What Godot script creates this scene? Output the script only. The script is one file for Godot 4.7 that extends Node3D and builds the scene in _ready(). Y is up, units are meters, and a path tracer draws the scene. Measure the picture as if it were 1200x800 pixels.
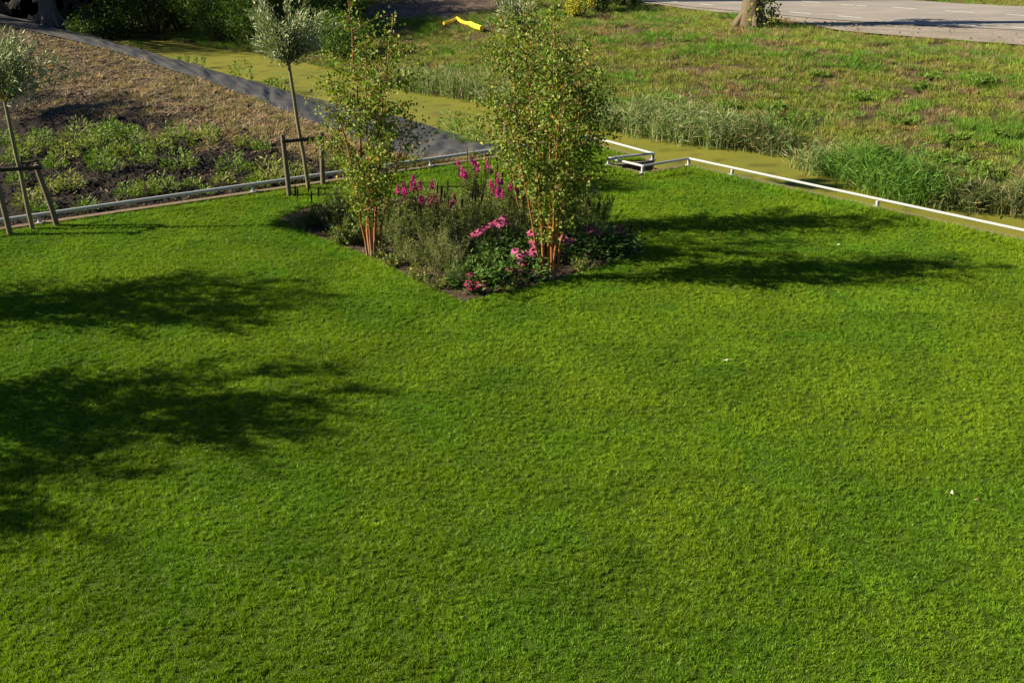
extends Node3D
# A mown garden lawn with a triangular flower bed, seen from an upstairs window: staked willows along a pipe rail,
# a duckweed-covered ditch behind it, a raw soil bank with black ground cloth, a rough grass dike and a country road.

const FOCAL := 1200.0          # pixels, for a picture 1200 x 800
const EYE := 5.0
const TILT := 25.0
const WATER_Y := -0.45
const ROAD_Y := 0.42

var rng := RandomNumberGenerator.new()
var noise_a := FastNoiseLite.new()
var noise_b := FastNoiseLite.new()
var noise_c := FastNoiseLite.new()
var used := {}
var M := {}

# ------------------------------------------------------------------ small tools
func R(a: float, b: float) -> float:
	return rng.randf_range(a, b)

func P(px: float, py: float, y: float = 0.0) -> Vector3:
	# the point at height y that shows at that pixel of the 1200 x 800 photograph
	var d := Vector3((px - 600.0) / FOCAL, (400.0 - py) / FOCAL, -1.0).rotated(Vector3.RIGHT, -deg_to_rad(TILT))
	var t := (y - EYE) / d.y
	return Vector3(0, EYE, 0) + d * t

func X2(v: Vector3) -> Vector2:
	return Vector2(v.x, v.z)

func numbered(called: String) -> String:
	if not used.has(called):
		used[called] = 0
		return called
	used[called] += 1
	return "%s_%03d" % [called, used[called]]

func thing(called: String, label: String, category: String, at := Vector3.ZERO, group := "") -> Node3D:
	var o := Node3D.new()
	o.name = numbered(called)
	add_child(o)
	o.position = at
	tag(o, label, category, group)
	return o

func tag(o: Node, label: String, category: String, group := "", kind := "") -> void:
	o.set_meta("label", label)
	o.set_meta("category", category)
	if group:
		o.set_meta("group", group)
	if kind:
		o.set_meta("kind", kind)

class MB:
	var v := PackedVector3Array()
	var n := PackedVector3Array()
	var c := PackedColorArray()
	func tri(a: Vector3, b: Vector3, d: Vector3, col: Color) -> void:
		var nn := (d - a).cross(b - a).normalized()
		v.push_back(a); v.push_back(b); v.push_back(d)
		n.push_back(nn); n.push_back(nn); n.push_back(nn)
		c.push_back(col); c.push_back(col); c.push_back(col)
	func quad(a: Vector3, b: Vector3, d: Vector3, e: Vector3, col: Color) -> void:
		tri(a, b, d, col)
		tri(a, d, e, col)
	# a leaf: base, two shoulders, tip, folded along its midrib
	func leaf(p: Vector3, dir: Vector3, side: Vector3, ln: float, wd: float, fold: float, col: Color) -> void:
		var up := dir.cross(side)
		var m := p + dir * ln * 0.45
		var a := m + side * wd * 0.5 + up * fold * wd
		var b := m - side * wd * 0.5 + up * fold * wd
		var t := p + dir * ln
		tri(p, a, t, col)
		tri(p, t, b, col)
	func blade(p: Vector3, lean: Vector3, h: float, w: float, bend: float, side: Vector3, col: Color) -> void:
		var m := p + Vector3.UP * h * 0.55 + lean * h * 0.3
		var t := p + Vector3.UP * h * (1.0 - 0.3 * bend) + lean * h * (0.55 + bend)
		var s := side * w * 0.5
		tri(p - s, m - s * 0.8, m + s * 0.8, col)
		tri(p - s, m + s * 0.8, p + s, col)
		tri(m - s * 0.8, t, m + s * 0.8, col)
	func tube(pts: Array, rad: Array, sides: int, cols: Array, cap := true) -> void:
		var rings := []
		var nor := []
		var ref := Vector3(0.31, 0.2, 0.93).normalized()
		for i in pts.size():
			var d: Vector3 = (pts[mini(i + 1, pts.size() - 1)] - pts[maxi(i - 1, 0)]).normalized()
			var u := d.cross(ref)
			if u.length() < 0.1:
				u = d.cross(Vector3.RIGHT)
			u = u.normalized()
			var w := d.cross(u)
			var ring := []
			var rn := []
			for k in sides:
				var a := TAU * k / sides
				var q := u * cos(a) + w * sin(a)
				ring.append(pts[i] + q * rad[i])
				rn.append(q)
			rings.append(ring)
			nor.append(rn)
		for i in pts.size() - 1:
			var c0: Color = cols[i % cols.size()]
			var c1: Color = cols[(i + 1) % cols.size()]
			for k in sides:
				var k2 := (k + 1) % sides
				for e in [[i, k, c0], [i + 1, k, c1], [i + 1, k2, c1], [i, k, c0], [i + 1, k2, c1], [i, k2, c0]]:
					v.push_back(rings[e[0]][e[1]]); n.push_back(nor[e[0]][e[1]]); c.push_back(e[2])
		if cap:
			var last: int = pts.size() - 1
			for k in range(1, sides - 1):
				tri(rings[last][0], rings[last][k], rings[last][k + 1], cols[last % cols.size()])
				tri(rings[0][0], rings[0][k + 1], rings[0][k], cols[0])
	# a box with chamfered edges along its length (z), given by its two ends
	func bar(a: Vector3, b: Vector3, w: float, h: float, ch: float, col: Color) -> void:
		var d := (b - a).normalized()
		var s := d.cross(Vector3.UP)
		if s.length() < 0.05:
			s = d.cross(Vector3(0.2, 0, 1))
		s = s.normalized()
		var u := s.cross(d).normalized()
		var prof := [[-w / 2 + ch, -h / 2], [w / 2 - ch, -h / 2], [w / 2, -h / 2 + ch], [w / 2, h / 2 - ch], [w / 2 - ch, h / 2], [-w / 2 + ch, h / 2], [-w / 2, h / 2 - ch], [-w / 2, -h / 2 + ch]]
		var ra := []
		var rb := []
		for q in prof:
			ra.append(a + s * q[0] + u * q[1])
			rb.append(b + s * q[0] + u * q[1])
		for k in 8:
			var k2 := (k + 1) % 8
			quad(ra[k], ra[k2], rb[k2], rb[k], col)
		for k in range(1, 7):
			tri(ra[0], ra[k + 1], ra[k], col)
			tri(rb[0], rb[k], rb[k + 1], col)
	# a sheet of rows x columns of points with smooth normals
	func sheet(g: Array, cols: Array) -> void:
		var rows := g.size()
		var wide: int = g[0].size()
		var ns := []
		var order := [[0, 0], [1, 0], [1, 1], [0, 0], [1, 1], [0, 1]]
		if (g[1][1] - g[0][0]).cross(g[1][0] - g[0][0]).y < 0:
			order.reverse()
		for i in rows:
			var line := PackedVector3Array()
			for j in wide:
				var du: Vector3 = g[mini(i + 1, rows - 1)][j] - g[maxi(i - 1, 0)][j]
				var dv: Vector3 = g[i][mini(j + 1, wide - 1)] - g[i][maxi(j - 1, 0)]
				var q := du.cross(dv).normalized()
				line.push_back(q if q.y >= 0 else -q)
			ns.append(line)
		for i in rows - 1:
			for j in wide - 1:
				for e in order:
					v.push_back(g[i + e[0]][j + e[1]]); n.push_back(ns[i + e[0]][j + e[1]]); c.push_back(cols[i + e[0]][j + e[1]])
	func mesh() -> ArrayMesh:
		var arr := []
		arr.resize(Mesh.ARRAY_MAX)
		arr[Mesh.ARRAY_VERTEX] = v
		arr[Mesh.ARRAY_NORMAL] = n
		arr[Mesh.ARRAY_COLOR] = c
		var m := ArrayMesh.new()
		m.add_surface_from_arrays(Mesh.PRIMITIVE_TRIANGLES, arr)
		return m

func put(mb: MB, called: String, m: Material, parent: Node = null) -> MeshInstance3D:
	var o := MeshInstance3D.new()
	o.mesh = mb.mesh()
	o.material_override = m
	if parent == null:
		o.name = numbered(called)
		add_child(o)
	else:
		o.name = called
		parent.add_child(o, true)
	return o

func surface(mb: MB, called: String, m: Material) -> MeshInstance3D:
	var o := put(mb, called, m)
	o.set_meta("kind", "structure")
	return o

func copies(called: String, mesh: Mesh, m: Material, where: Array, tints: Array, parent: Node) -> void:
	if where.is_empty():
		return
	var mm := MultiMesh.new()
	mm.transform_format = MultiMesh.TRANSFORM_3D
	mm.use_colors = true
	mm.mesh = mesh
	mm.instance_count = where.size()
	for i in where.size():
		mm.set_instance_transform(i, where[i])
		mm.set_instance_color(i, tints[i])
	var o := MultiMeshInstance3D.new()
	o.name = called
	o.multimesh = mm
	o.material_override = m
	parent.add_child(o, true)

func noise_tex(size: int, freq: float, octaves: int, stops: Array, seed_: int, kind := FastNoiseLite.TYPE_SIMPLEX_SMOOTH) -> NoiseTexture2D:
	var t := NoiseTexture2D.new()
	t.width = size
	t.height = size
	t.seamless = true
	var f := FastNoiseLite.new()
	f.noise_type = kind
	f.seed = seed_
	f.frequency = freq
	f.fractal_octaves = octaves
	t.noise = f
	if stops.size():
		var g := Gradient.new()
		g.offsets = PackedFloat32Array()
		g.colors = PackedColorArray()
		for s in stops:
			g.add_point(s[0], s[1])
		t.color_ramp = g
	return t

func lin(r: float, g: float, b: float) -> Color:
	return Color(r, g, b).linear_to_srgb()

func mat(called: String, col: Color, rough: float, opts := {}) -> StandardMaterial3D:
	var m := StandardMaterial3D.new()
	m.resource_name = called
	m.albedo_color = col
	m.roughness = rough
	m.metallic_specular = opts.get("spec", 0.4)
	m.metallic = opts.get("metal", 0.0)
	m.cull_mode = BaseMaterial3D.CULL_DISABLED
	m.vertex_color_use_as_albedo = opts.get("vc", true)
	if opts.has("tex"):
		m.albedo_texture = opts.tex
		m.uv1_triplanar = true
		m.uv1_world_triplanar = true
		m.uv1_scale = Vector3.ONE * opts.get("scale", 1.0)
	if opts.has("bump"):
		m.heightmap_enabled = true
		m.heightmap_texture = opts.bump
		m.heightmap_scale = opts.get("depth", 1.0)
		if not opts.has("tex"):
			m.uv1_triplanar = true
			m.uv1_world_triplanar = true
			m.uv1_scale = Vector3.ONE * opts.get("scale", 1.0)
	if opts.has("back"):
		m.backlight_enabled = true
		m.backlight = opts.back
	M[called] = m
	return m

func in_poly(x: float, z: float, poly: PackedVector2Array) -> bool:
	return Geometry2D.is_point_in_polygon(Vector2(x, z), poly)

func edge_dist(p: Vector2, poly: PackedVector2Array) -> float:
	var best := 1e9
	for i in poly.size():
		var q := Geometry2D.get_closest_point_to_segment(p, poly[i], poly[(i + 1) % poly.size()])
		best = minf(best, p.distance_to(q))
	return best

func line_dist(p: Vector2, line: PackedVector2Array) -> float:
	var best := 1e9
	for i in line.size() - 1:
		var q := Geometry2D.get_closest_point_to_segment(p, line[i], line[i + 1])
		best = minf(best, p.distance_to(q))
	return best

func jitter(c: Color, amount: float) -> Color:
	var k := R(1.0 - amount, 1.0 + amount)
	return Color(clampf(c.r * k * R(1.0 - amount * 0.5, 1.0 + amount * 0.5), 0, 1), clampf(c.g * k, 0, 1), clampf(c.b * k * R(1.0 - amount * 0.5, 1.0 + amount * 0.5), 0, 1))

func any_dir() -> Vector3:
	var z := R(-1, 1)
	var a := R(0, TAU)
	var r := sqrt(1.0 - z * z)
	return Vector3(r * cos(a), z, r * sin(a))

func across(d: Vector3) -> Vector3:
	var q := d.cross(any_dir())
	return q.normalized() if q.length() > 0.05 else d.cross(Vector3(0.3, 0.9, 0.1)).normalized()

# ------------------------------------------------------------------ the scene
var lawn_poly: PackedVector2Array
var bed_poly: PackedVector2Array
var far_line: PackedVector2Array      # the far water's edge
var far_poly: PackedVector2Array      # all that lies beyond it
var rail_pts := []
var soil_grid := []
var soil_hash := {}

func _ready() -> void:
	rng.seed = 20
	# ---- camera
	var cam := Camera3D.new()
	cam.name = "camera"
	cam.fov = rad_to_deg(2.0 * atan(400.0 / FOCAL))
	cam.position = Vector3(0, EYE, 0)
	cam.rotation_degrees.x = -TILT
	cam.far = 400.0
	add_child(cam)
	cam.current = true
	# ---- sky, sun, exposure
	var env := Environment.new()
	env.background_mode = Environment.BG_SKY
	var sm := ProceduralSkyMaterial.new()
	sm.sky_top_color = Color(0.30, 0.43, 0.62)
	sm.sky_horizon_color = Color(0.74, 0.77, 0.79)
	sm.sky_curve = 0.12
	sm.ground_bottom_color = Color(0.12, 0.14, 0.08)
	sm.ground_horizon_color = Color(0.45, 0.50, 0.48)
	var sky := Sky.new()
	sky.sky_material = sm
	env.sky = sky
	env.background_energy_multiplier = 0.33
	env.tonemap_mode = Environment.TONE_MAPPER_LINEAR
	env.tonemap_exposure = 3.15
	env.sdfgi_enabled = true
	env.ssao_enabled = true
	env.ssil_enabled = true
	var we := WorldEnvironment.new()
	we.environment = env
	add_child(we)
	var sun := DirectionalLight3D.new()
	sun.name = "sun"
	sun.light_energy = 1.6
	sun.light_color = Color(1.0, 0.94, 0.82)
	sun.light_angular_distance = 0.53
	sun.shadow_enabled = true
	sun.sky_mode = DirectionalLight3D.SKY_MODE_LIGHT_ONLY
	add_child(sun)
	var elev := deg_to_rad(28.5)
	sun.look_at_from_position(Vector3.ZERO, Vector3(cos(elev), -sin(elev), -0.045))
	noise_a.seed = 3; noise_a.frequency = 0.35; noise_a.fractal_octaves = 4
	noise_b.seed = 8; noise_b.frequency = 1.6; noise_b.fractal_octaves = 3
	noise_c.seed = 15; noise_c.frequency = 7.0; noise_c.fractal_octaves = 3
	materials()
	outlines()
	ground()
	soil_bank()
	far_bank()
	road()
	edging_and_rails()
	lawn_grass()
	willows()
	birches()
	flower_bed()
	weeds()
	waterside()
	far_things()

func materials() -> void:
	var W := Color.WHITE
	mat("lawn_blade", W, 0.55, {"spec": 0.33, "back": Color(0.80, 0.84, 0.45)})
	mat("wild_grass", W, 0.6, {"spec": 0.3, "back": Color(0.72, 0.78, 0.5)})
	mat("leaf", W, 0.55, {"spec": 0.33, "back": Color(0.80, 0.84, 0.40)})
	mat("glossy_leaf", W, 0.5, {"spec": 0.36, "back": Color(0.82, 0.86, 0.36)})
	mat("silver_leaf", W, 0.45, {"spec": 0.5, "back": Color(0.6, 0.66, 0.45)})
	mat("petal", W, 0.6, {"spec": 0.3, "back": Color(0.75, 0.6, 0.7)})
	mat("straw", W, 0.75, {"spec": 0.25, "back": Color(0.45, 0.4, 0.3)})
	var fine := noise_tex(512, 0.03, 5, [[0.0, Color(0.45, 0.45, 0.45)], [0.5, Color(0.8, 0.8, 0.8)], [1.0, Color(1, 1, 1)]], 4)
	var grain := noise_tex(512, 0.09, 4, [[0.0, Color(0.3, 0.3, 0.3)], [0.55, Color(0.75, 0.75, 0.75)], [1.0, Color(1, 1, 1)]], 9)
	var height := noise_tex(512, 0.05, 5, [], 12)
	mat("thatch", W, 0.9, {"tex": fine, "scale": 3.0, "bump": height, "depth": 1.5, "spec": 0.2})
	mat("soil", W, 0.95, {"tex": grain, "scale": 1.4, "bump": height, "depth": 3.0, "spec": 0.2})
	mat("bed_soil", lin(0.17, 0.125, 0.09), 0.95, {"tex": grain, "scale": 2.0, "bump": height, "depth": 3.0, "spec": 0.2, "vc": false})
	mat("bank_soil", W, 0.95, {"tex": grain, "scale": 0.8, "bump": height, "depth": 3.0, "spec": 0.2})
	var weave := noise_tex(512, 0.12, 3, [[0.0, Color(0.55, 0.55, 0.55)], [0.5, Color(0.8, 0.8, 0.8)], [1.0, Color(1, 1, 1)]], 31)
	mat("ground_cloth", W, 0.62, {"tex": weave, "scale": 0.9, "bump": height, "depth": 0.6, "spec": 0.4})
	var weedtex := noise_tex(1024, 0.11, 4, [[0.0, Color(0.42, 0.42, 0.3)], [0.35, Color(0.72, 0.72, 0.55)], [0.6, Color(0.92, 0.92, 0.8)], [1.0, Color(1, 1, 1)]], 21)
	mat("duckweed", W, 0.7, {"tex": weedtex, "scale": 0.6, "bump": weedtex, "depth": 0.5, "spec": 0.3})
	var tar := noise_tex(512, 0.2, 3, [[0.0, Color(0.7, 0.7, 0.7)], [0.5, Color(0.85, 0.85, 0.85)], [1.0, Color(1, 1, 1)]], 41)
	mat("asphalt", W, 0.85, {"tex": tar, "scale": 0.7, "bump": tar, "depth": 0.4, "spec": 0.3})
	mat("gravel_soil", W, 0.95, {"tex": grain, "scale": 1.0, "bump": height, "depth": 2.0, "spec": 0.2})
	mat("road_paint", lin(0.62, 0.61, 0.57), 0.7, {"tex": tar, "scale": 1.5, "vc": false})
	var zinc := noise_tex(256, 0.06, 3, [[0.0, Color(0.75, 0.76, 0.78)], [0.5, Color(0.9, 0.91, 0.92)], [1.0, Color(1, 1, 1)]], 51)
	mat("galvanised", lin(0.42, 0.43, 0.43), 0.55, {"tex": zinc, "scale": 4.0, "metal": 0.15, "spec": 0.5, "vc": false})
	var wood := noise_tex(512, 0.05, 4, [[0.0, Color(0.5, 0.48, 0.45)], [0.5, Color(0.8, 0.78, 0.75)], [1.0, Color(1, 1, 1)]], 61)
	mat("timber", W, 0.85, {"tex": wood, "scale": 3.0, "bump": wood, "depth": 0.4, "spec": 0.25})
	mat("bark", W, 0.85, {"tex": wood, "scale": 4.0, "bump": height, "depth": 1.2, "spec": 0.25})
	mat("smooth_bark", W, 0.55, {"tex": wood, "scale": 8.0, "spec": 0.35})
	mat("rubber", lin(0.012, 0.012, 0.013), 0.5, {"vc": false})
	mat("yellow_plastic", lin(0.72, 0.55, 0.03), 0.45, {"vc": false})
	mat("black_screen", lin(0.012, 0.013, 0.016), 0.8, {"tex": weave, "scale": 1.0, "vc": false})

func outlines() -> void:
	# the lawn's edge follows the rail: base points read from the photograph
	var px := [[-80, 281], [691, 168.5], [765, 189], [713, 194.5], [753, 204], [807, 195], [1200, 281.5]]
	for q in px:
		rail_pts.append(P(q[0], q[1]))
	var dl: Vector3 = (rail_pts[0] - rail_pts[1]).normalized()
	rail_pts[0] += dl * 16.0
	var dr: Vector3 = (rail_pts[6] - rail_pts[5]).normalized()
	rail_pts[6] += dr * 14.0
	var a := PackedVector2Array()
	for p in rail_pts:
		a.push_back(X2(p))
	a.push_back(Vector2(30, 10))
	a.push_back(Vector2(-32, 10))
	lawn_poly = a
	var b := [[326, 257], [372, 278], [438, 303], [490, 330], [543, 354], [592, 344], [650, 329], [712, 311], [752, 296], [738, 270], [690, 252], [600, 240], [520, 232], [420, 234], [360, 243]]
	for q in b:
		bed_poly.push_back(X2(P(q[0], q[1])))
	var f := [[-500, -35], [-250, 10], [100, 42], [190, 46], [260, 58], [330, 66], [400, 84], [450, 99], [500, 109], [560, 118], [640, 135], [700, 149], [770, 162], [860, 172], [925, 180], [960, 200], [1010, 222], [1060, 236], [1115, 245], [1200, 250], [1330, 290], [1600, 380]]
	for q in f:
		far_line.push_back(X2(P(q[0], q[1], WATER_Y)))
	far_poly = far_line.duplicate()
	far_poly.push_back(Vector2(150, -10))
	far_poly.push_back(Vector2(150, -260))
	far_poly.push_back(Vector2(-200, -260))
	far_poly.push_back(Vector2(-200, -40))

func bank_y(x: float, z: float) -> float:
	var p := Vector2(x, z)
	var d := line_dist(p, far_line)
	if not Geometry2D.is_point_in_polygon(p, far_poly):
		return WATER_Y - minf(d * 0.5, 0.6) + 0.02
	var rise := ROAD_Y - WATER_Y - 0.03
	var h := WATER_Y + 0.02 + rise * (0.12 * minf(d / 0.35, 1.0) + 0.88 * smoothstep(0.0, 8.5, d))
	h += noise_b.get_noise_2d(x * 0.6, z * 0.6) * 0.07 * clampf(d, 0, 1) * (1.0 - smoothstep(8.0, 11.0, d) * 0.9)
	return h

func ground() -> void:
	# the lawn's own earth, one sheet under the grass
	var mb := MB.new()
	var tris := Geometry2D.triangulate_polygon(lawn_poly)
	for i in range(0, tris.size(), 3):
		var q := []
		for k in 3:
			q.append(Vector3(lawn_poly[tris[i + k]].x, 0, lawn_poly[tris[i + k]].y))
		if (q[2] - q[0]).cross(q[1] - q[0]).y < 0:
			mb.tri(q[0], q[2], q[1], Color(0.085, 0.15, 0.012))
		else:
			mb.tri(q[0], q[1], q[2], Color(0.085, 0.15, 0.012))
	surface(mb, "lawn", M.thatch)
	# the earth far round and below everything, out to the horizon
	mb = MB.new()
	mb.quad(Vector3(-300, -1.2, 200), Vector3(-300, -1.2, -320), Vector3(300, -1.2, -320), Vector3(300, -1.2, 200), Color(0.08, 0.09, 0.03))
	surface(mb, "ground", M.bank_soil)
	# water under a skin of duckweed
	mb = MB.new()
	var g := []
	var cs := []
	for i in 121:
		var line := []
		var lc := []
		for j in 261:
			var x := -26.0 + j * 0.2
			var z := -13.0 - i * 0.2
			line.append(Vector3(x, WATER_Y + noise_b.get_noise_2d(x * 1.5, z * 1.5) * 0.004, z))
			var k := noise_a.get_noise_2d(x * 1.1, z * 2.2)
			var s := noise_b.get_noise_2d(x * 0.8 + 40, z * 2.0)
			var c := Color(0.215, 0.21, 0.040).lerp(Color(0.175, 0.19, 0.038), clampf(0.5 + k * 1.4, 0, 1))
			c = c.lerp(Color(0.09, 0.09, 0.03), smoothstep(0.22, 0.5, s) * 0.75)
			lc.append(c)
		g.append(line)
		cs.append(lc)
	mb.sheet(g, cs)
	surface(mb, "water", M.duckweed)

func soil_y(x: float, z: float) -> float:
	var key := Vector2i(roundi(x * 4.0), roundi(z * 4.0))
	for r in 4:
		for dx in range(-r, r + 1):
			for dz in range(-r, r + 1):
				if soil_hash.has(key + Vector2i(dx, dz)):
					return soil_hash[key + Vector2i(dx, dz)]
	return 0.0

func on_soil(px: float, py: float) -> Vector3:
	var p := P(px, py, 0.0)
	for i in 5:
		p = P(px, py, soil_y(p.x, p.z))
	return p

func on_bank(px: float, py: float) -> Vector3:
	var p := P(px, py, 0.0)
	for i in 8:
		p = P(px, py, lerpf(p.y, bank_y(p.x, p.z), 0.8))
	return p

func soil_bank() -> void:
	var keys := [
		[-260, 306, -220, -20, -200, -34, 0.32], [-100, 283.5, -60, 14, -40, 3, 0.32], [0, 268.5, 40, 38, 60, 32, 0.32], [70, 258.5, 100, 52, 112, 45, 0.32], [130, 249.5, 150, 66, 160, 58, 0.3],
		[190, 241, 200, 83, 205, 71, 0.3], [240, 233.5, 250, 99, 255, 85, 0.28], [290, 226, 300, 118, 305, 98, 0.26], [330, 220.5, 338, 133, 350, 112, 0.22], [380, 213, 385, 152, 410, 126, 0.16],
		[430, 206, 430, 172, 470, 138, 0.08], [480, 199, 482, 190, 520, 153, 0.0], [540, 190, 542, 186, 560, 167, -0.05], [590, 183, 592, 180, 597, 175, -0.1]]
	var sub := 14
	var rows := 84
	var g := []
	var cs := []
	var cg := []
	var cc := []
	var back := Vector3(0, 0, -0.06)
	for i in (keys.size() - 1) * sub + 1:
		var a: Array = keys[mini(i / sub, keys.size() - 1)]
		var b: Array = keys[mini(i / sub + 1, keys.size() - 1)]
		var t := float(i % sub) / sub
		var th: float = lerpf(a[6], b[6], t)
		var r := P(lerpf(a[0], b[0], t), lerpf(a[1], b[1], t)) + back
		var top := P(a[2], a[3], a[6]).lerp(P(b[2], b[3], b[6]), t)
		var w := P(a[4], a[5], WATER_Y).lerp(P(b[4], b[5], WATER_Y), t)
		var line := []
		var lc := []
		for j in rows:
			var k := float(j) / (rows - 1)
			var p := r.lerp(top, k)
			var y := -0.16 + (th + 0.16) * smoothstep(-0.1, 1.0, k)
			y += 0.08 * sin(k * PI) * clampf(r.distance_to(top) / 4.0, 0, 1)
			var edge := clampf(minf(k * 10.0, (1.0 - k) * 10.0), 0, 1)
			y += (noise_b.get_noise_2d(p.x, p.z) * 0.06 + noise_c.get_noise_2d(p.x, p.z) * 0.028) * edge
			p.y = y
			line.append(p)
			soil_hash[Vector2i(roundi(p.x * 4.0), roundi(p.z * 4.0))] = y
			# damp dark earth near the rail, dry crumbly earth and old straw higher up
			var dry := smoothstep(0.36, 0.58, k + noise_a.get_noise_2d(p.x * 1.3, p.z * 1.3) * 0.35 + noise_b.get_noise_2d(p.x, p.z) * 0.1)
			var c := Color(0.062, 0.054, 0.048).lerp(Color(0.135, 0.108, 0.085), dry)
			var n := noise_c.get_noise_2d(p.x * 0.7, p.z * 0.7)
			c = c.lerp(Color(0.23, 0.17, 0.10), dry * smoothstep(0.0, 0.5, n))
			c = c.lerp(Color(0.055, 0.045, 0.038), smoothstep(0.1, 0.5, -n) * 0.7)
			lc.append(c)
		g.append(line)
		cs.append(lc)
		# the ground cloth from the top of the bank into the water
		var cl := []
		var ccl := []
		var wide := 26
		for j in wide:
			var k := float(j) / (wide - 1)
			var p := top.lerp(w, k * 1.06)
			p.y = lerpf(th, WATER_Y - 0.06, pow(k, 1.15)) + 0.03
			var f := noise_b.get_noise_2d(i * 0.10, k * 1.0) * 0.045 + noise_c.get_noise_2d(i * 0.02 + k * 0.5, k * 0.2) * 0.03 + 0.07 * sin(k * PI)
			p.y += f * clampf((1.0 - k) * 6.0, 0, 1) * clampf(k * 8.0 + 0.3, 0, 1)
			cl.append(p)
			var dust := smoothstep(0.05, 0.45, noise_b.get_noise_2d(p.x * 0.9 + 30.0, p.z * 0.9)) * 0.5 + smoothstep(0.1, 0.5, noise_c.get_noise_2d(p.x, p.z)) * 0.25
			ccl.append(Color(0.085, 0.086, 0.088).lerp(Color(0.16, 0.14, 0.12), dust))
		cg.append(cl)
		cc.append(ccl)
	var mb := MB.new()
	mb.sheet(g, cs)
	surface(mb, "soil_bank", M.soil)
	soil_grid = g
	mb = MB.new()
	mb.sheet(cg, cc)
	var o := put(mb, "ground_cloth", M.ground_cloth)
	tag(o, "black woven ground cloth laid down the bank into the duckweed ditch", "ground cloth")
	# clods of earth and straw on the bank: too many to count
	var clod := MB.new()
	var ring := []
	for k in 7:
		var a := TAU * k / 7
		ring.append(Vector3(cos(a) * R(0.7, 1.0), R(-0.1, 0.25), sin(a) * R(0.7, 1.0)))
	for k in 7:
		clod.tri(ring[k], Vector3(0.1, 0.75, 0), ring[(k + 1) % 7], Color.WHITE)
	var bit := MB.new()
	bit.quad(Vector3(-0.5, 0, -0.5), Vector3(-0.5, 0.12, 0.5), Vector3(0.5, 0.12, 0.5), Vector3(0.5, 0, -0.5), Color.WHITE)
	var tuft := tuft_mesh(22, 0.10, 0.13, 0.006, 1.2)
	var stuff := Node3D.new()
	stuff.name = "dry_straw"
	add_child(stuff)
	tag(stuff, "dry straw, clods and dead grass strewn over the soil bank", "straw", "", "stuff")
	var w1 := []; var c1 := []; var w2 := []; var c2 := []; var w3 := []; var c3 := []
	for q in 90000:
		var i := rng.randi_range(14, g.size() - 12)
		var j := rng.randi_range(1, rows - 2)
		var p: Vector3 = g[i][j].lerp(g[i + 1][j + 1], rng.randf())
		var k := float(j) / rows
		var dry := smoothstep(0.34, 0.62, k + noise_a.get_noise_2d(p.x * 1.3, p.z * 1.3) * 0.35)
		var bare := smoothstep(-0.05, 0.35, noise_b.get_noise_2d(p.x * 0.6 + 9, p.z * 0.6) + noise_c.get_noise_2d(p.x * 0.5, p.z * 0.5) * 0.5)
		if rng.randf() < (0.04 + dry * 0.8) * (1.0 - 0.85 * bare) and rng.randf() < 0.8:
			var bs := Basis(Vector3.UP, R(0, TAU)) * Basis(Vector3.RIGHT, R(-0.4, 0.4)) * Basis.from_scale(Vector3(R(0.006, 0.016), R(0.02, 0.1), R(0.04, 0.17)))
			w1.append(Transform3D(bs, p + Vector3(0, R(0.0, 0.03), 0)))
			c1.append(jitter(Color(0.30, 0.225, 0.13) if rng.randf() < 0.7 else Color(0.16, 0.12, 0.085), 0.45))
		elif rng.randf() < 0.5:
			var s := R(0.015, 0.06) * (1.4 if rng.randf() < 0.12 else 1.0)
			w2.append(Transform3D(Basis(Vector3.UP, R(0, TAU)) * Basis.from_scale(Vector3(s, s * R(0.5, 1.0), s)), p - Vector3(0, s * 0.15, 0)))
			c2.append(jitter(Color(0.055, 0.045, 0.039).lerp(Color(0.15, 0.115, 0.08), dry), 0.3))
		elif rng.randf() < 0.10 * dry:
			w3.append(Transform3D(Basis(Vector3.UP, R(0, TAU)) * Basis.from_scale(Vector3.ONE * R(0.6, 1.3)), p))
			c3.append(jitter(Color(0.34, 0.25, 0.13), 0.35) if rng.randf() < 0.8 else jitter(Color(0.12, 0.15, 0.04), 0.3))
	copies("straw_bits", bit.mesh(), M.straw, w1, c1, stuff)
	copies("clods", clod.mesh(), M.soil, w2, c2, stuff)
	copies("dead_grass", tuft, M.wild_grass, w3, c3, stuff)

func tuft_mesh(count: int, radius: float, tall: float, wide: float, spread: float) -> ArrayMesh:
	var mb := MB.new()
	for i in count:
		var a := R(0, TAU)
		var r := sqrt(rng.randf()) * radius
		var p := Vector3(cos(a) * r, -0.01, sin(a) * r)
		var out := Vector3(cos(a + R(-0.8, 0.8)), 0, sin(a + R(-0.8, 0.8)))
		var b := R(0, TAU)
		var k := R(0.6, 1.25)
		mb.blade(p, out * spread * R(0.3, 1.3), tall * R(0.5, 1.1), wide * R(0.7, 1.3), R(0.1, 0.6), Vector3(cos(b), 0, sin(b)), Color(k * R(0.85, 1.2), k, k * R(0.8, 1.1)))
	return mb.mesh()

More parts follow.
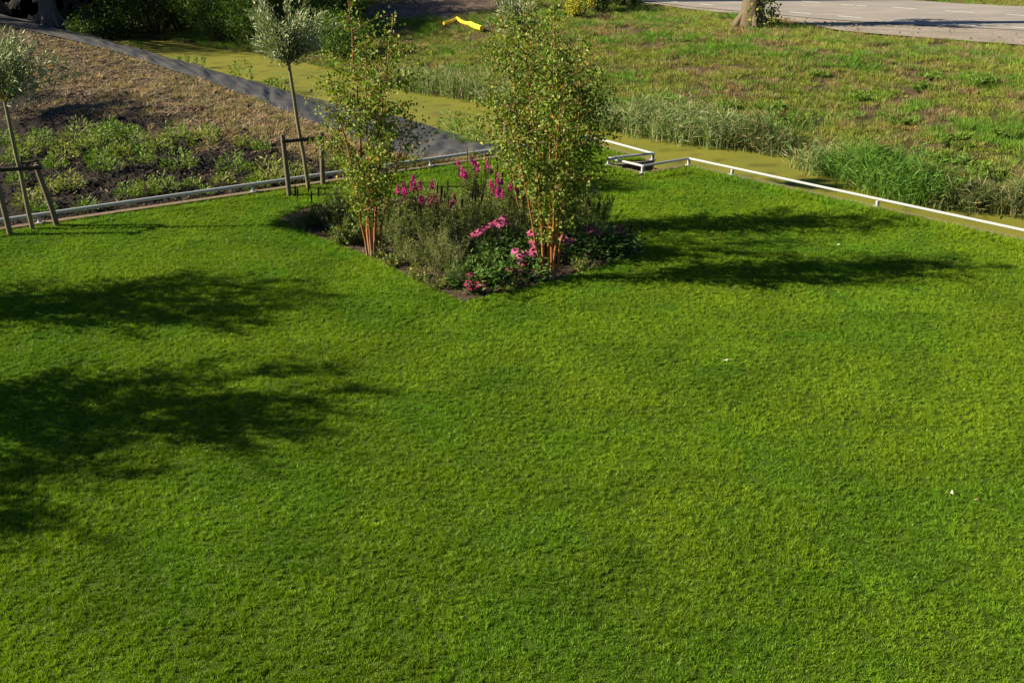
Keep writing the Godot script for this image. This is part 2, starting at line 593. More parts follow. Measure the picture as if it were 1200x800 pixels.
func far_bank() -> void:
	var mb := MB.new()
	var g := []
	var cs := []
	var xs := []
	var x := -150.0
	while x < 150.0:
		xs.append(x)
		x += 0.3 if absf(x) < 26.0 else (1.5 if absf(x) < 45 else 12.0)
	var z := -12.0
	while z > -250.0:
		var line := []
		var lc := []
		for xx in xs:
			var y := bank_y(xx, z)
			line.append(Vector3(xx, y, z))
			var n := noise_a.get_noise_2d(xx * 1.2, z * 1.6)
			var c := Color(0.085, 0.095, 0.028).lerp(Color(0.17, 0.125, 0.075), smoothstep(-0.05, 0.35, n + noise_b.get_noise_2d(xx, z) * 0.35))
			lc.append(c)
		g.append(line)
		cs.append(lc)
		z -= 0.3 if z > -44.0 else (2.0 if z > -60 else 15.0)
	mb.sheet(g, cs)
	surface(mb, "far_bank", M.bank_soil)
	# the rough grass on it
	var stuff := Node3D.new()
	stuff.name = "rough_grass"
	add_child(stuff)
	tag(stuff, "rough uncut grass covering the far bank below the road", "grass", "", "stuff")
	var kinds := [tuft_mesh(50, 0.17, 0.11, 0.010, 0.9), tuft_mesh(46, 0.2, 0.085, 0.011, 1.0), tuft_mesh(40, 0.13, 0.19, 0.009, 0.8), tuft_mesh(50, 0.22, 0.065, 0.013, 1.1)]
	var ws := [[], [], [], []]
	var ts := [[], [], [], []]
	for q in 75000:
		# spread over the ground, thinner where it is far and small
		var p := Vector3(R(-22, 27), 0, R(-15.5, -46))
		var p2 := Vector2(p.x, p.z)
		if absf(p.x) > 0.52 * (-p.z * 0.906 + 2.1) + 2.0:
			continue
		if not Geometry2D.is_point_in_polygon(p2, far_poly):
			continue
		if on_road(p2) or in_brown(p2) > rng.randf():
			continue
		p.y = bank_y(p.x, p.z)
		var n := noise_a.get_noise_2d(p.x * 1.2, p.z * 1.6) + noise_b.get_noise_2d(p.x, p.z) * 0.35
		if n > 0.12 and rng.randf() < smoothstep(0.05, 0.5, n) * 0.8:
			continue
		var lush := noise_a.get_noise_2d(p.x * 0.8 + 70, p.z * 1.1)
		var k := rng.randi_range(0, 3)
		if lush > 0.15 and rng.randf() < 0.5:
			k = 2
		var c := Color(0.23, 0.27, 0.05).lerp(Color(0.13, 0.25, 0.028), smoothstep(-0.15, 0.25, lush))
		if rng.randf() < 0.16 + 0.35 * smoothstep(-0.2, 0.4, n):
			c = Color(0.27, 0.20, 0.105)
		ws[k].append(Transform3D(Basis(Vector3.UP, R(0, TAU)) * Basis.from_scale(Vector3.ONE * R(0.6, 1.2)), p))
		ts[k].append(jitter(c, 0.25))
	for k in 4:
		copies("grass_tufts", kinds[k], M.wild_grass, ws[k], ts[k], stuff)

var road_near: PackedVector2Array
var road_far: PackedVector2Array
var verge_line: PackedVector2Array
var road_poly: PackedVector2Array

func in_brown(p: Vector2) -> float:
	# bare brown mulch under the far trees and one bare spot
	var q := X2(P(520, 6, ROAD_Y))
	var d := Vector2((p.x - q.x) / 3.2, (p.y - q.y) / 2.2).length()
	return 1.0 - smoothstep(0.7, 1.1, d)

func on_road(p: Vector2) -> bool:
	if road_poly.is_empty():
		var n := [[560, -28], [640, -16], [735, 0], [804, 9.5], [900, 18.5], [980, 26], [1080, 32], [1200, 38], [1500, 50], [1900, 62]]
		var f := [[700, -44], [780, -30], [860, -18], [940, -8], [1000, -3], [1060, 2], [1130, 6.5], [1200, 9.8], [1500, 20], [1900, 30]]
		var v := [[560, -26], [640, -14], [735, 2], [804, 12], [880, 20], [935, 28], [985, 38], [1080, 46], [1200, 55], [1500, 74], [1900, 92]]
		for q in n:
			road_near.push_back(X2(P(q[0], q[1], ROAD_Y)))
		for q in f:
			road_far.push_back(X2(P(q[0], q[1], ROAD_Y)))
		for q in v:
			verge_line.push_back(X2(P(q[0], q[1], ROAD_Y)))
		for q in verge_line:
			road_poly.push_back(q)
		for i in range(road_far.size() - 1, -1, -1):
			road_poly.push_back(road_far[i])
	return Geometry2D.is_point_in_polygon(p, road_poly)

func strip(a: PackedVector2Array, b: PackedVector2Array, y: float, called: String, m: Material, base: Color, vary: Color, steps := 24) -> MeshInstance3D:
	# a level band between two lines, resampled by share of length
	var g := []
	var cs := []
	for i in steps + 1:
		var pa := along(a, float(i) / steps)
		var pb := along(b, float(i) / steps)
		var line := []
		var lc := []
		for j in 13:
			var p := pa.lerp(pb, j / 12.0)
			line.append(Vector3(p.x, y, p.y))
			lc.append(base.lerp(vary, clampf(0.5 + noise_b.get_noise_2d(p.x, p.y) * 1.2, 0, 1)))
		g.append(line)
		cs.append(lc)
	var mb := MB.new()
	mb.sheet(g, cs)
	return surface(mb, called, m)

func along(l: PackedVector2Array, t: float) -> Vector2:
	var total := 0.0
	for i in l.size() - 1:
		total += l[i].distance_to(l[i + 1])
	var want := t * total
	for i in l.size() - 1:
		var d := l[i].distance_to(l[i + 1])
		if want <= d:
			return l[i].lerp(l[i + 1], want / d)
		want -= d
	return l[l.size() - 1]

func road() -> void:
	on_road(Vector2.ZERO)
	strip(verge_line, road_near, ROAD_Y + 0.055, "gravel_verge", M.gravel_soil, Color(0.44, 0.385, 0.33), Color(0.62, 0.55, 0.48), 60)
	var r := strip(road_near, road_far, ROAD_Y + 0.07, "road", M.asphalt, Color(0.27, 0.245, 0.225), Color(0.35, 0.32, 0.295), 60)
	# dashed edge lines
	for q in [[778, 0.6, 795, 2.3], [820, 4.6, 836, 6.2], [870, 10, 892, 11.8], [926, 13.8, 951, 16], [982, 18.6, 1011, 20.8], [1044, 23.8, 1074, 25.8], [1118, 27.9, 1148, 30], [1186, 31.6, 1216, 33.2], [940, 1.2, 962, 3.0], [986, 5.0, 1002, 6.2], [1004, 6.4, 1016, 7.2], [1046, 8.2, 1075, 10.4], [1108, 12.4, 1142, 14.6], [1180, 16.8, 1212, 18.8]]:
		var a := P(q[0], q[1], ROAD_Y + 0.076)
		var b := P(q[2], q[3], ROAD_Y + 0.076)
		var d := (b - a).normalized()
		var s := Vector3(-d.z, 0, d.x) * 0.07
		var mb := MB.new()
		mb.quad(a - s, a + s, b + s, b - s, Color.WHITE)
		put(mb, "line_dash", M.road_paint, r)
	# loose stones on the verge
	var st := MB.new()
	for i in 110:
		var t := R(0.45, 0.78)
		var p := along(verge_line, t).lerp(along(road_near, t), R(0.1, 0.8))
		var s := R(0.02, 0.07)
		var c := jitter(Color(0.38, 0.33, 0.28), 0.4)
		var o := Vector3(p.x, ROAD_Y + 0.05, p.y)
		st.tri(o + Vector3(-s, 0, s), o + Vector3(0, s, 0), o + Vector3(s, 0, s), c)
		st.tri(o + Vector3(s, 0, s), o + Vector3(0, s, 0), o + Vector3(0, 0, -s), c)
		st.tri(o + Vector3(0, 0, -s), o + Vector3(0, s, 0), o + Vector3(-s, 0, s), c)
	var so := put(st, "gravel", M.gravel_soil)
	tag(so, "loose stones scattered on the pale road verge", "gravel", "", "stuff")

func edging_and_rails() -> void:
	var names := [
		["long grey pipe rail along the lawn in front of the soil bank", [60, 47, 297, 505]],
		["pale pipe rail between the far lawn corner and the boat notch", []],
		["short grey pipe rail over the timber back wall of the boat notch", []],
		["short white pipe rail along the inner side of the boat notch", []],
		["short grey pipe rail from the boat notch to the bright long rail", []],
		["long white pipe rail running beside the ditch on the reedy side", []]]
	var top := 0.15
	for i in 6:
		var a: Vector3 = rail_pts[i]
		var b: Vector3 = rail_pts[i + 1]
		var d := (b - a).normalized()
		var ln := a.distance_to(b)
		var t := thing("pipe_rail", names[i][0], "railing", a, "pipe rails round the lawn's edge")
		var mb := MB.new()
		var e0 := 0.0 if i in [0] else -0.024
		var y := top - 0.001 * (i % 2)
		mb.bar(Vector3(0, y, 0) + d * e0, d * (ln + 0.024) + Vector3(0, y, 0), 0.052 if i == 0 else 0.04, 0.052 if i == 0 else 0.04, 0.012, Color.WHITE)
		put(mb, "rail", M.galvanised, t)
		var spots := []
		if i == 0:
			for px in [-230, 47, 297, 505]:
				var base := P(px, 269.3 - px * 0.1458)
				spots.append((base - a).dot(d))
			spots.append(ln)
		elif i == 5:
			spots.append(0.0)
			for px in [858, 1028, 1225]:
				spots.append((P(px, 195 + (px - 807) * 0.22) - a).dot(d))
		elif i in [1, 3]:
			spots.append(ln)
		elif i == 2:
			spots.append(ln)
		for s in spots:
			var pb := MB.new()
			var at: Vector3 = d * s + (Vector3(0.0, 0, 0) if s < ln - 0.01 else Vector3.ZERO)
			pb.bar(at + Vector3(0, -0.1, 0), at + Vector3(0, top - 0.027, 0), 0.05, 0.05, 0.008, Color.WHITE)
			var post := put(pb, "post", M.galvanised, t)
			var fb := MB.new()
			fb.bar(at + Vector3(0, 0.026, 0), at + Vector3(0, 0.036, 0), 0.1, 0.1, 0.003, Color.WHITE)
			put(fb, "foot_plate", M.galvanised, post)
	var labels := [
		"weathered board edging between the lawn and the soil bank", "weathered board edging between the far lawn corner and notch", "timber back wall of the boat notch below the short grey rail",
		"timber side wall of the boat notch under the short white rail", "board edging under the short grey rail beside the notch", "weathered board edging under the long white rail"]
	for i in 6:
		var a: Vector3 = rail_pts[i]
		var b: Vector3 = rail_pts[i + 1]
		var d := (b - a).normalized()
		var ln := a.distance_to(b)
		var t := thing("timber_edging", labels[i], "edging", a, "timber edging round the lawn")
		var n := maxi(1, roundi(ln / 2.6))
		for k in n:
			var s0 := ln * k / n
			var s1 := ln * (k + 1) / n - 0.006
			var tone := jitter(Color(0.23, 0.19, 0.14), 0.18)
			var mb := MB.new()
			var y := 0.006 - 0.001 * (i % 3)
			mb.bar(d * s0 + Vector3(0, y, 0), d * s1 + Vector3(0, y, 0), 0.13, 0.04, 0.006, tone)
			put(mb, "cap_board", M.timber, t)
			for j in 3:
				var wb := MB.new()
				var yy := -0.11 - j * 0.19
				wb.bar(d * s0 + Vector3(0, yy, 0), d * s1 + Vector3(0, yy, 0), 0.05, 0.185, 0.006, jitter(Color(0.22, 0.17, 0.13), 0.2))
				put(wb, "plank", M.timber, t)

# ------------------------------------------------------------------ grass of the lawn
func lawn_patch(size: float, count: int, tall: float) -> ArrayMesh:
	var mb := MB.new()
	var heads := []
	for i in maxi(4, int(size * size * 900)):
		heads.append([R(-size, size) * 0.5, R(-size, size) * 0.5, R(0.66, 1.3), any_dir(), R(0.66, 1.36)])
	for i in count:
		var h: Array = heads[rng.randi_range(0, heads.size() - 1)]
		var a := R(0, TAU)
		var r := absf(rng.randfn(0, 0.015))
		var p := Vector3(h[0] + cos(a) * r, -0.004, h[1] + sin(a) * r)
		var out := Vector3(cos(a), 0, sin(a)) * R(0.1, 0.8) + Vector3(h[3].x, 0, h[3].z) * 0.45
		var b := R(0, TAU)
		var k: float = h[4] * R(0.6, 1.38)
		var c := Color(k * R(0.85, 1.18), k, k * R(0.7, 1.2))
		if rng.randf() < 0.025:
			c = Color(k * 2.4, k * 1.5, k * 2.6)
		mb.blade(p, out, tall * h[2] * R(0.6, 1.15), R(0.0028, 0.0048), R(0.0, 0.5), Vector3(cos(b), 0, sin(b)), c)
	return mb.mesh()

func lawn_tint(x: float, z: float) -> Color:
	var n := noise_a.get_noise_2d(x * 0.9, z * 0.9)
	var m := noise_b.get_noise_2d(x * 0.7 + 11, z * 0.7)
	var f := noise_b.get_noise_2d(x * 0.5 + 50, z * 0.5)
	var c := Color(0.135, 0.265, 0.010).lerp(Color(0.20, 0.305, 0.011), clampf(0.45 + n * 0.9 + m * 0.5, 0, 1))
	c = c.lerp(Color(0.115, 0.245, 0.012), smoothstep(0.05, 0.45, -m * 0.7 - n * 0.6) * 0.7)
	var k := 1.0 + f * 0.32
	return Color(c.r * k, c.g * k, c.b * k)

func lawn_grass() -> void:
	var stuff := Node3D.new()
	stuff.name = "lawn_grass"
	add_child(stuff)
	tag(stuff, "short mown grass of the wide garden lawn", "grass", "", "stuff")
	var big := []
	var small := []
	for i in 8:
		big.append(lawn_patch(0.33, 1750, 0.031))
	for i in 4:
		small.append(lawn_patch(0.06, 46, 0.06))
	var wb := []; var cb := []; var wsm := []; var csm := []
	for i in 8:
		wb.append([]); cb.append([])
	for i in 4:
		wsm.append([]); csm.append([])
	var step := 0.3
	var zi := -3.6
	while zi > -20.5:
		var half := 0.5 * (-zi * 0.906 + 2.2) + 1.6
		var xi := -half
		while xi < half:
			var x := xi + R(-0.03, 0.03)
			var z := zi + R(-0.03, 0.03)
			xi += step
			var p := Vector2(x, z)
			if not in_poly(x, z, lawn_poly) or in_poly(x, z, bed_poly):
				continue
			if edge_dist(p, bed_poly) < 0.19 or edge_dist(p, lawn_poly) < 0.24:
				continue
			var k := rng.randi_range(0, 7)
			var s := R(1.0, 1.06)
			wb[k].append(Transform3D(Basis(Vector3.UP, rng.randi_range(0, 3) * PI / 2.0 + R(-0.06, 0.06)) * Basis.from_scale(Vector3(s, s * R(0.85, 1.2), s)), Vector3(x, 0, z)))
			cb[k].append(jitter(lawn_tint(x, z), 0.05))
		zi -= step
	# a closer fringe along every edge
	for poly in [lawn_poly, bed_poly]:
		for i in poly.size():
			var a: Vector2 = poly[i]
			var b: Vector2 = poly[(i + 1) % poly.size()]
			var ln := a.distance_to(b)
			var n := Vector2(-(b - a).y, (b - a).x) / ln
			var s := 0.0
			while s < ln:
				for w in 8:
					var p := a.lerp(b, clampf((s + R(-0.03, 0.03)) / ln, 0, 1))
					var off := 0.035 + w * 0.038 + R(-0.015, 0.015)
					if poly == lawn_poly:
						off += 0.06
					for sg in [-1.0, 1.0]:
						var q: Vector2 = p + n * off * sg
						if q.y > -3.0 or absf(q.x) > 0.5 * (-q.y * 0.906 + 2.2) + 1.6 or not in_poly(q.x, q.y, lawn_poly) or in_poly(q.x, q.y, bed_poly) or edge_dist(q, lawn_poly) < 0.075 or edge_dist(q, bed_poly) < 0.012:
							continue
						var k := rng.randi_range(0, 3)
						var tall := R(0.7, 1.1) * (1.35 if poly == lawn_poly and q.x > 1.5 else 0.85)
						wsm[k].append(Transform3D(Basis(Vector3.UP, R(0, TAU)) * Basis.from_scale(Vector3(1.1, tall, 1.1)), Vector3(q.x, 0, q.y)))
						csm[k].append(jitter(lawn_tint(q.x, q.y), 0.08))
				s += 0.05
	for i in 8:
		copies("grass_blades", big[i], M.lawn_blade, wb[i], cb[i], stuff)
	for i in 4:
		copies("grass_fringe", small[i], M.lawn_blade, wsm[i], csm[i], stuff)
	# a few fallen leaves
	for q in [[1117, 583, Color(0.6, 0.5, 0.3)], [1146, 588, Color(0.5, 0.36, 0.16)], [942, 274, Color(0.45, 0.3, 0.15)], [980, 289, Color(0.6, 0.55, 0.4)], [20, 333, Color(0.4, 0.2, 0.06)], [848, 425, Color(0.55, 0.5, 0.4)]]:
		var mb := MB.new()
		mb.leaf(Vector3(0, 0.004, 0), Vector3(cos(q[0]), 0.12, sin(q[0])).normalized(), Vector3(-sin(q[0]), 0, cos(q[0])), 0.06, 0.04, 0.3, q[2])
		var o := put(mb, "fallen_leaf", M.straw)
		o.position = P(q[0], q[1]) + Vector3(0, 0.034, 0)
		tag(o, "small dry leaf fallen on the mown lawn", "leaf", "fallen leaves on the lawn")

# ------------------------------------------------------------------ trees
func wander(a: Vector3, b: Vector3, steps: int, off: float) -> Array:
	var out := []
	for i in steps + 1:
		var t := float(i) / steps
		var o := Vector3(R(-off, off), R(-off, off) * 0.4, R(-off, off)) * sin(t * PI)
		out.append(a.lerp(b, t) + o)
	return out

func taper(r0: float, r1: float, n: int) -> Array:
	var out := []
	for i in n:
		out.append(lerpf(r0, r1, float(i) / (n - 1)))
	return out

func at_poly(pts: Array, t: float) -> Vector3:
	var f := clampf(t, 0, 0.9999) * (pts.size() - 1)
	return pts[int(f)].lerp(pts[int(f) + 1], f - int(f))

func birch(at: Vector3, tall: float, stems: Array, wide: float, dense: float, low: float, label: String, skew := 0.0) -> Node3D:
	var t := thing("birch_tree", label, "tree", at, "multi-stemmed birches")
	var crown := MB.new()
	var twigs := MB.new()
	for s in stems:
		var h: float = tall * s[2]
		var foot := Vector3(s[0] * 0.16, -0.03, s[1] * 0.16)
		var tip := Vector3(s[0] * 1.35, h, s[1] * 1.35)
		var pts := []
		for i in 10:
			var k := i / 9.0
			var bow := lerpf(k, k * k, 0.35)
			pts.append(Vector3(lerpf(foot.x, tip.x, bow), lerpf(foot.y, tip.y, k), lerpf(foot.z, tip.z, bow)) + Vector3(R(-0.02, 0.02), 0, R(-0.02, 0.02)) * float(i > 0))
		var mb := MB.new()
		var cols := []
		for i in 10:
			cols.append(Color(0.34, 0.29, 0.22) if i < 1 else jitter(Color(0.36, 0.15, 0.055), 0.2))
		mb.tube(pts, taper(0.022 * s[2] + 0.004, 0.004, 10), 7, cols)
		put(mb, "stem", M.smooth_bark, t)
		var n := int(38 * dense * s[2])
		for b in n:
			var k := low + (1.0 - low) * (float(b) + rng.randf()) / n
			var p := at_poly(pts, k)
			var prof := sin(clampf((k - low) / (1.0 - low), 0, 1) * PI * 0.82 + 0.35)
			var ln := wide * (0.22 + 0.78 * prof) * R(0.5, 1.1)
			if rng.randf() < 0.1:
				ln *= 1.55
			if k > 0.9:
				ln *= 0.45
			var a := R(0, TAU)
			var out := Vector3(cos(a) + skew * (1.0 - k), R(0.35, 1.0), sin(a)).normalized()
			var e := p + out * ln
			e.y -= ln * 0.12
			twigs.tube([p, p.lerp(e, 0.5) + Vector3(0, 0.04, 0), e], [0.0055, 0.0035, 0.0015], 4, [Color(0.22, 0.10, 0.05)], false)
			var leaves := int(ln * 105 * dense) + 10
			for l in leaves:
				var q := p.lerp(e, R(0.12, 1.05)) + any_dir() * R(0.0, 0.15) + Vector3(0, R(-0.08, 0.02), 0)
				var d := Vector3(R(-1, 1), R(-1.3, 0.35), R(-1, 1)).normalized()
				var c := Color(0.15, 0.21, 0.028)
				var w := rng.randf()
				if w < 0.3:
					c = Color(0.08, 0.145, 0.022)
				elif w > 0.86:
					c = Color(0.25, 0.25, 0.04)
				elif w > 0.82:
					c = Color(0.26, 0.15, 0.04)
				crown.leaf(q, d, across(d), R(0.038, 0.058), R(0.03, 0.044), R(0.05, 0.3), jitter(c, 0.25))
	put(twigs, "twigs", M.smooth_bark, t)
	put(crown, "crown", M.glossy_leaf, t)
	return t

func birches() -> void:
	birch(P(435, 301), 3.42, [[-0.10, -0.25, 1.0], [0.32, -0.1, 0.93], [0.08, 0.15, 0.86], [-0.28, 0.1, 0.74], [0.16, -0.35, 0.8], [0.5, 0.15, 0.6]], 0.78, 0.75, 0.24, "airy multi-stemmed birch with copper stems beside the bed's bare soil edge")
	birch(P(642, 328), 3.48, [[0.02, -0.1, 1.0], [-0.26, -0.3, 0.96], [0.36, 0.1, 0.84], [0.1, 0.3, 0.76], [0.5, -0.2, 0.68], [-0.42, 0.1, 0.68], [0.3, -0.45, 0.86]], 0.72, 0.85, 0.27, "denser multi-stemmed birch behind the coneflowers at the bed's front", 0.25)
	birch(P(620, 268), 3.3, [[0.0, -0.1, 1.0], [-0.3, -0.2, 0.93], [0.34, 0.1, 0.86], [0.1, 0.3, 0.74], [-0.45, 0.15, 0.66], [0.45, -0.3, 0.8]], 0.72, 0.8, 0.32, "multi-stemmed birch with orange stems behind the leaning coneflowers")
	var far := [[-8.6, -11.6, 3.5, "multi-stemmed birch beyond the picture whose shade reaches toward the flower bed"], [-7.7, -8.95, 3.55, "middle birch beyond the picture casting the longest lawn shadow"], [-9.2, -7.45, 3.3, "birch beyond the picture standing nearest the house corner"]]
	for f in far:
		birch(Vector3(f[0], 0, f[1]), f[2], [[0.0, -0.15, 1.0], [-0.2, 0.35, 0.94], [0.3, 0.5, 0.84], [0.1, -0.55, 0.9], [-0.3, -0.4, 0.7], [0.25, 0.1, 0.8]], 0.85, 1.15, 0.2, f[3])

func willow(at: Vector3, clear: float, lean: Vector3, size: float, label: String, leaves := 5400) -> void:
	var t := thing("willow_tree", label, "tree", at, "young staked willows along the rail")
	var pts := []
	var head := Vector3(lean.x, clear, lean.z)
	for i in 8:
		var k := i / 7.0
		pts.append(Vector3(0, -0.05, 0).lerp(head, k) + Vector3(R(-0.012, 0.012), 0, R(-0.012, 0.012)) * sin(k * PI))
	var mb := MB.new()
	mb.tube(pts, taper(0.036, 0.026, 8), 9, [Color(0.25, 0.24, 0.15), Color(0.22, 0.20, 0.13)])
	put(mb, "trunk", M.smooth_bark, t)
	var tw := MB.new()
	var crown := MB.new()
	for b in 44:
		var a := R(0, TAU)
		var up := R(0.2, 2.4)
		var out := Vector3(cos(a), up, sin(a)).normalized()
		var ln := size * R(0.6, 1.1)
		var s := head - Vector3(0, R(0.0, 0.12), 0)
		var e := s + out * ln
		var m := s.lerp(e, 0.5) + Vector3(0, 0.05, 0)
		tw.tube([s, m, e], [0.011, 0.006, 0.002], 4, [Color(0.26, 0.15, 0.06)], false)
		for l in leaves / 44:
			var k := R(0.12, 1.0)
			var q := (s.lerp(m, k * 2) if k < 0.5 else m.lerp(e, k * 2 - 1)) + any_dir() * R(0, 0.15) * size
			var d := (out + any_dir() * 0.9).normalized()
			var c := Color(0.22, 0.25, 0.12) if rng.randf() < 0.6 else Color(0.115, 0.165, 0.06)
			if rng.randf() < 0.2:
				c = Color(0.32, 0.36, 0.23)
			crown.leaf(q, d, across(d), R(0.07, 0.11), R(0.014, 0.022), 0.15, jitter(c, 0.2))
	put(tw, "limbs", M.smooth_bark, t)
	put(crown, "crown", M.silver_leaf, t)

func stake_frame(a: Vector3, b: Vector3, ha: float, hb: float, lean_a: Vector3, lean_b: Vector3, trunk: Vector3, cross_at: float, label: String) -> void:
	var mid := (a + b) * 0.5
	var t := thing("stake_frame", label, "tree stakes", mid, "stake frames holding the young willows")
	var tops := []
	for q in [[a, ha, lean_a], [b, hb, lean_b]]:
		var base: Vector3 = q[0] - mid
		var top: Vector3 = base + Vector3(0, q[1], 0) + q[2]
		var mb := MB.new()
		mb.tube([base - Vector3(0, 0.2, 0), base.lerp(top, 0.3), base.lerp(top, 0.7), top, top + Vector3(0, 0.008, 0)], [0.043, 0.041, 0.04, 0.039, 0.033], 10, [jitter(Color(0.21, 0.19, 0.145), 0.12), jitter(Color(0.17, 0.155, 0.12), 0.12)])
		put(mb, "stake", M.timber, t)
		tops.append(base.lerp(top, cross_at))
	var bar := MB.new()
	var d: Vector3 = (tops[1] - tops[0]).normalized()
	var fr := Vector3(-d.z, 0, d.x)
	if fr.z < 0:
		fr = -fr
	bar.bar(tops[0] - d * 0.06 + fr * 0.05, tops[1] + d * 0.06 + fr * 0.05, 0.012, 0.055, 0.003, Color.WHITE)
	put(bar, "tie_band", M.rubber, t)
	var loop := MB.new()
	var pts := []
	for i in 13:
		var an := TAU * i / 12.0
		pts.append(trunk - mid + Vector3(cos(an) * 0.05, tops[0].lerp(tops[1], 0.5).y, sin(an) * 0.05))
	loop.tube(pts, taper(0.012, 0.012, 13), 5, [Color.WHITE], false)
	put(loop, "trunk_loop", M.rubber, t)

func willows() -> void:
	var w0 := P(38, 269.5)
	willow(w0, 2.02, Vector3(-0.02, 0, 0), 1.0, "young willow with leaning stakes standing before the weedy soil bank")
	stake_frame(P(12, 275.5), P(68, 265.5), 1.03, 0.96, Vector3(-0.03, 0, 0.02), Vector3(-0.14, 0, 0.03), w0, 0.97, "stake frame of two splayed round posts near the soil bank's weeds")
	var w1 := P(362, 222)
	willow(w1, 2.16, Vector3(-0.16, 0, 0), 1.04, "young willow with silvery crown between the soil bank and airy birch")
	stake_frame(P(339, 229), P(378, 217), 1.02, 0.92, Vector3(-0.02, 0, 0), Vector3(0.05, 0, 0), w1, 0.9, "stake frame of upright round posts beside the airy birch")
	var w2 := P(611, 192)
	willow(w2, 2.35, Vector3(-0.1, 0, 0), 0.66, "young willow standing behind the denser birch near the boat notch", 3000)
	stake_frame(P(593, 192.5), P(653, 199), 1.03, 0.95, Vector3(0, 0, 0), Vector3(0.0, 0, 0), w2, 0.93, "stake frame half hidden behind the denser birch")
	# a tree beyond the picture whose shade lies across the straw
	willow(Vector3(-13.5, 0.1, -21.9), 2.0, Vector3.ZERO, 1.6, "fuller willow beyond the picture shading the straw on the bank", 11000)

# ------------------------------------------------------------------ the flower bed
func loosestrife(at: Vector3, tall: float, count: int, label: String, spikes := [], bloom := Color(0.46, 0.03, 0.22), group := "loosestrife clumps in the flower bed") -> void:
	var t := thing("loosestrife", label, "flowering plant", at, group)
	var fol := MB.new()
	for i in count:
		var a := R(0, TAU)
		var foot := Vector3(cos(a), 0, sin(a)) * R(0.0, 0.09) + Vector3(0, -0.02, 0)
		var top: Vector3
		if i < spikes.size():
			top = spikes[i] - at
		else:
			top = foot * 2.4 + Vector3(R(-0.13, 0.13), tall * R(0.6, 0.98), R(-0.13, 0.13))
		var pts := wander(foot, top, 4, 0.02)
		var mb := MB.new()
		mb.tube(pts, taper(0.005, 0.0025, 5), 5, [Color(0.13, 0.11, 0.045)], false)
		var stem := put(mb, "stem", M.leaf, t)
		for l in int(top.y * 75):
			var p := at_poly(pts, R(0.12, 0.86))
			var b := R(0, TAU)
			var d := Vector3(cos(b), R(0.1, 0.9), sin(b)).normalized()
			fol.leaf(p, d, across(d), R(0.05, 0.1), R(0.011, 0.019), 0.15, jitter(Color(0.12, 0.15, 0.045), 0.3))
		if i < spikes.size() or rng.randf() < 0.25:
			var fl := MB.new()
			var ln := R(0.09, 0.17)
			for f in 130:
				var k := rng.randf()
				var p := top + Vector3(0, (k - 0.75) * ln, 0)
				var b := R(0, TAU)
				var d := Vector3(cos(b), R(-0.2, 0.5), sin(b)).normalized()
				fl.leaf(p, d, across(d), R(0.024, 0.044) * (1.15 - 0.6 * k), R(0.015, 0.024), 0.1, jitter(bloom, 0.3))
			put(fl, "flower_spike", M.petal, stem)
		else:
			var fl := MB.new()
			fl.tube([top - Vector3(0, 0.07, 0), top + Vector3(0, 0.03, 0), top + Vector3(0, 0.09, 0)], [0.011, 0.009, 0.003], 6, [jitter(Color(0.075, 0.05, 0.03), 0.3)], true)
			put(fl, "seed_spike", M.straw, stem)
	put(fol, "foliage", M.leaf, t)

func coneflower(at: Vector3, heads: Array, leafy: float, label: String, bloom := Color(0.50, 0.10, 0.24)) -> void:
	var t := thing("coneflower", label, "flowering plant", at, "coneflowers in the flower bed")
	var fol := MB.new()
	for h in heads:
		var top: Vector3 = h - at
		var foot := Vector3(top.x * 0.35 + R(-0.04, 0.04), -0.02, top.z * 0.35 + R(-0.04, 0.04))
		var pts := wander(foot, top, 4, 0.025)
		var mb := MB.new()
		mb.tube(pts, taper(0.006, 0.0035, 5), 5, [Color(0.10, 0.10, 0.04)], false)
		var stem := put(mb, "stem", M.leaf, t)
		var fl := MB.new()
		var tilt := Vector3(R(-0.4, 0.3), 1.0, R(0.0, 0.6)).normalized()
		var side := across(tilt)
		var third := tilt.cross(side)
		var n := rng.randi_range(13, 17)
		var tone := jitter(bloom, 0.25)
		for k in n:
			var a := TAU * (k + R(-0.2, 0.2)) / n
			var d := (side * cos(a) + third * sin(a) - tilt * R(0.1, 0.55)).normalized()
			fl.leaf(top + d * 0.008, d, d.cross(tilt).normalized(), R(0.054, 0.072), R(0.017, 0.024), -0.12, jitter(tone, 0.18))
		var head := put(fl, "flower", M.petal, stem)
		var cn := MB.new()
		cn.tube([top - tilt * 0.004, top + tilt * 0.008, top + tilt * 0.018, top + tilt * 0.023], [0.012, 0.016, 0.011, 0.003], 8, [Color(0.06, 0.018, 0.012), Color(0.12, 0.03, 0.012)])
		put(cn, "cone", M.straw, head)
		for l in 7:
			var p := at_poly(pts, R(0.1, 0.75))
			var b := R(0, TAU)
			var d := Vector3(cos(b), R(-0.1, 0.8), sin(b)).normalized()
			fol.leaf(p, d, across(d), R(0.07, 0.13), R(0.02, 0.035), 0.2, jitter(Color(0.05, 0.10, 0.025), 0.3))
	for l in int(220 * leafy):
		var a := R(0, TAU)
		var r := sqrt(rng.randf()) * 0.3
		var p := Vector3(cos(a) * r, R(0.03, 0.42) * (1.0 - r), sin(a) * r)
		var d := Vector3(cos(a + R(-1, 1)), R(-0.15, 0.8), sin(a + R(-1, 1))).normalized()
		var s := d.cross(Vector3.UP).normalized() if rng.randf() < 0.75 else across(d)
		fol.leaf(p, d, s, R(0.07, 0.13), R(0.024, 0.042), 0.2, jitter(Color(0.07, 0.14, 0.026), 0.35))
	put(fol, "foliage", M.leaf, t)

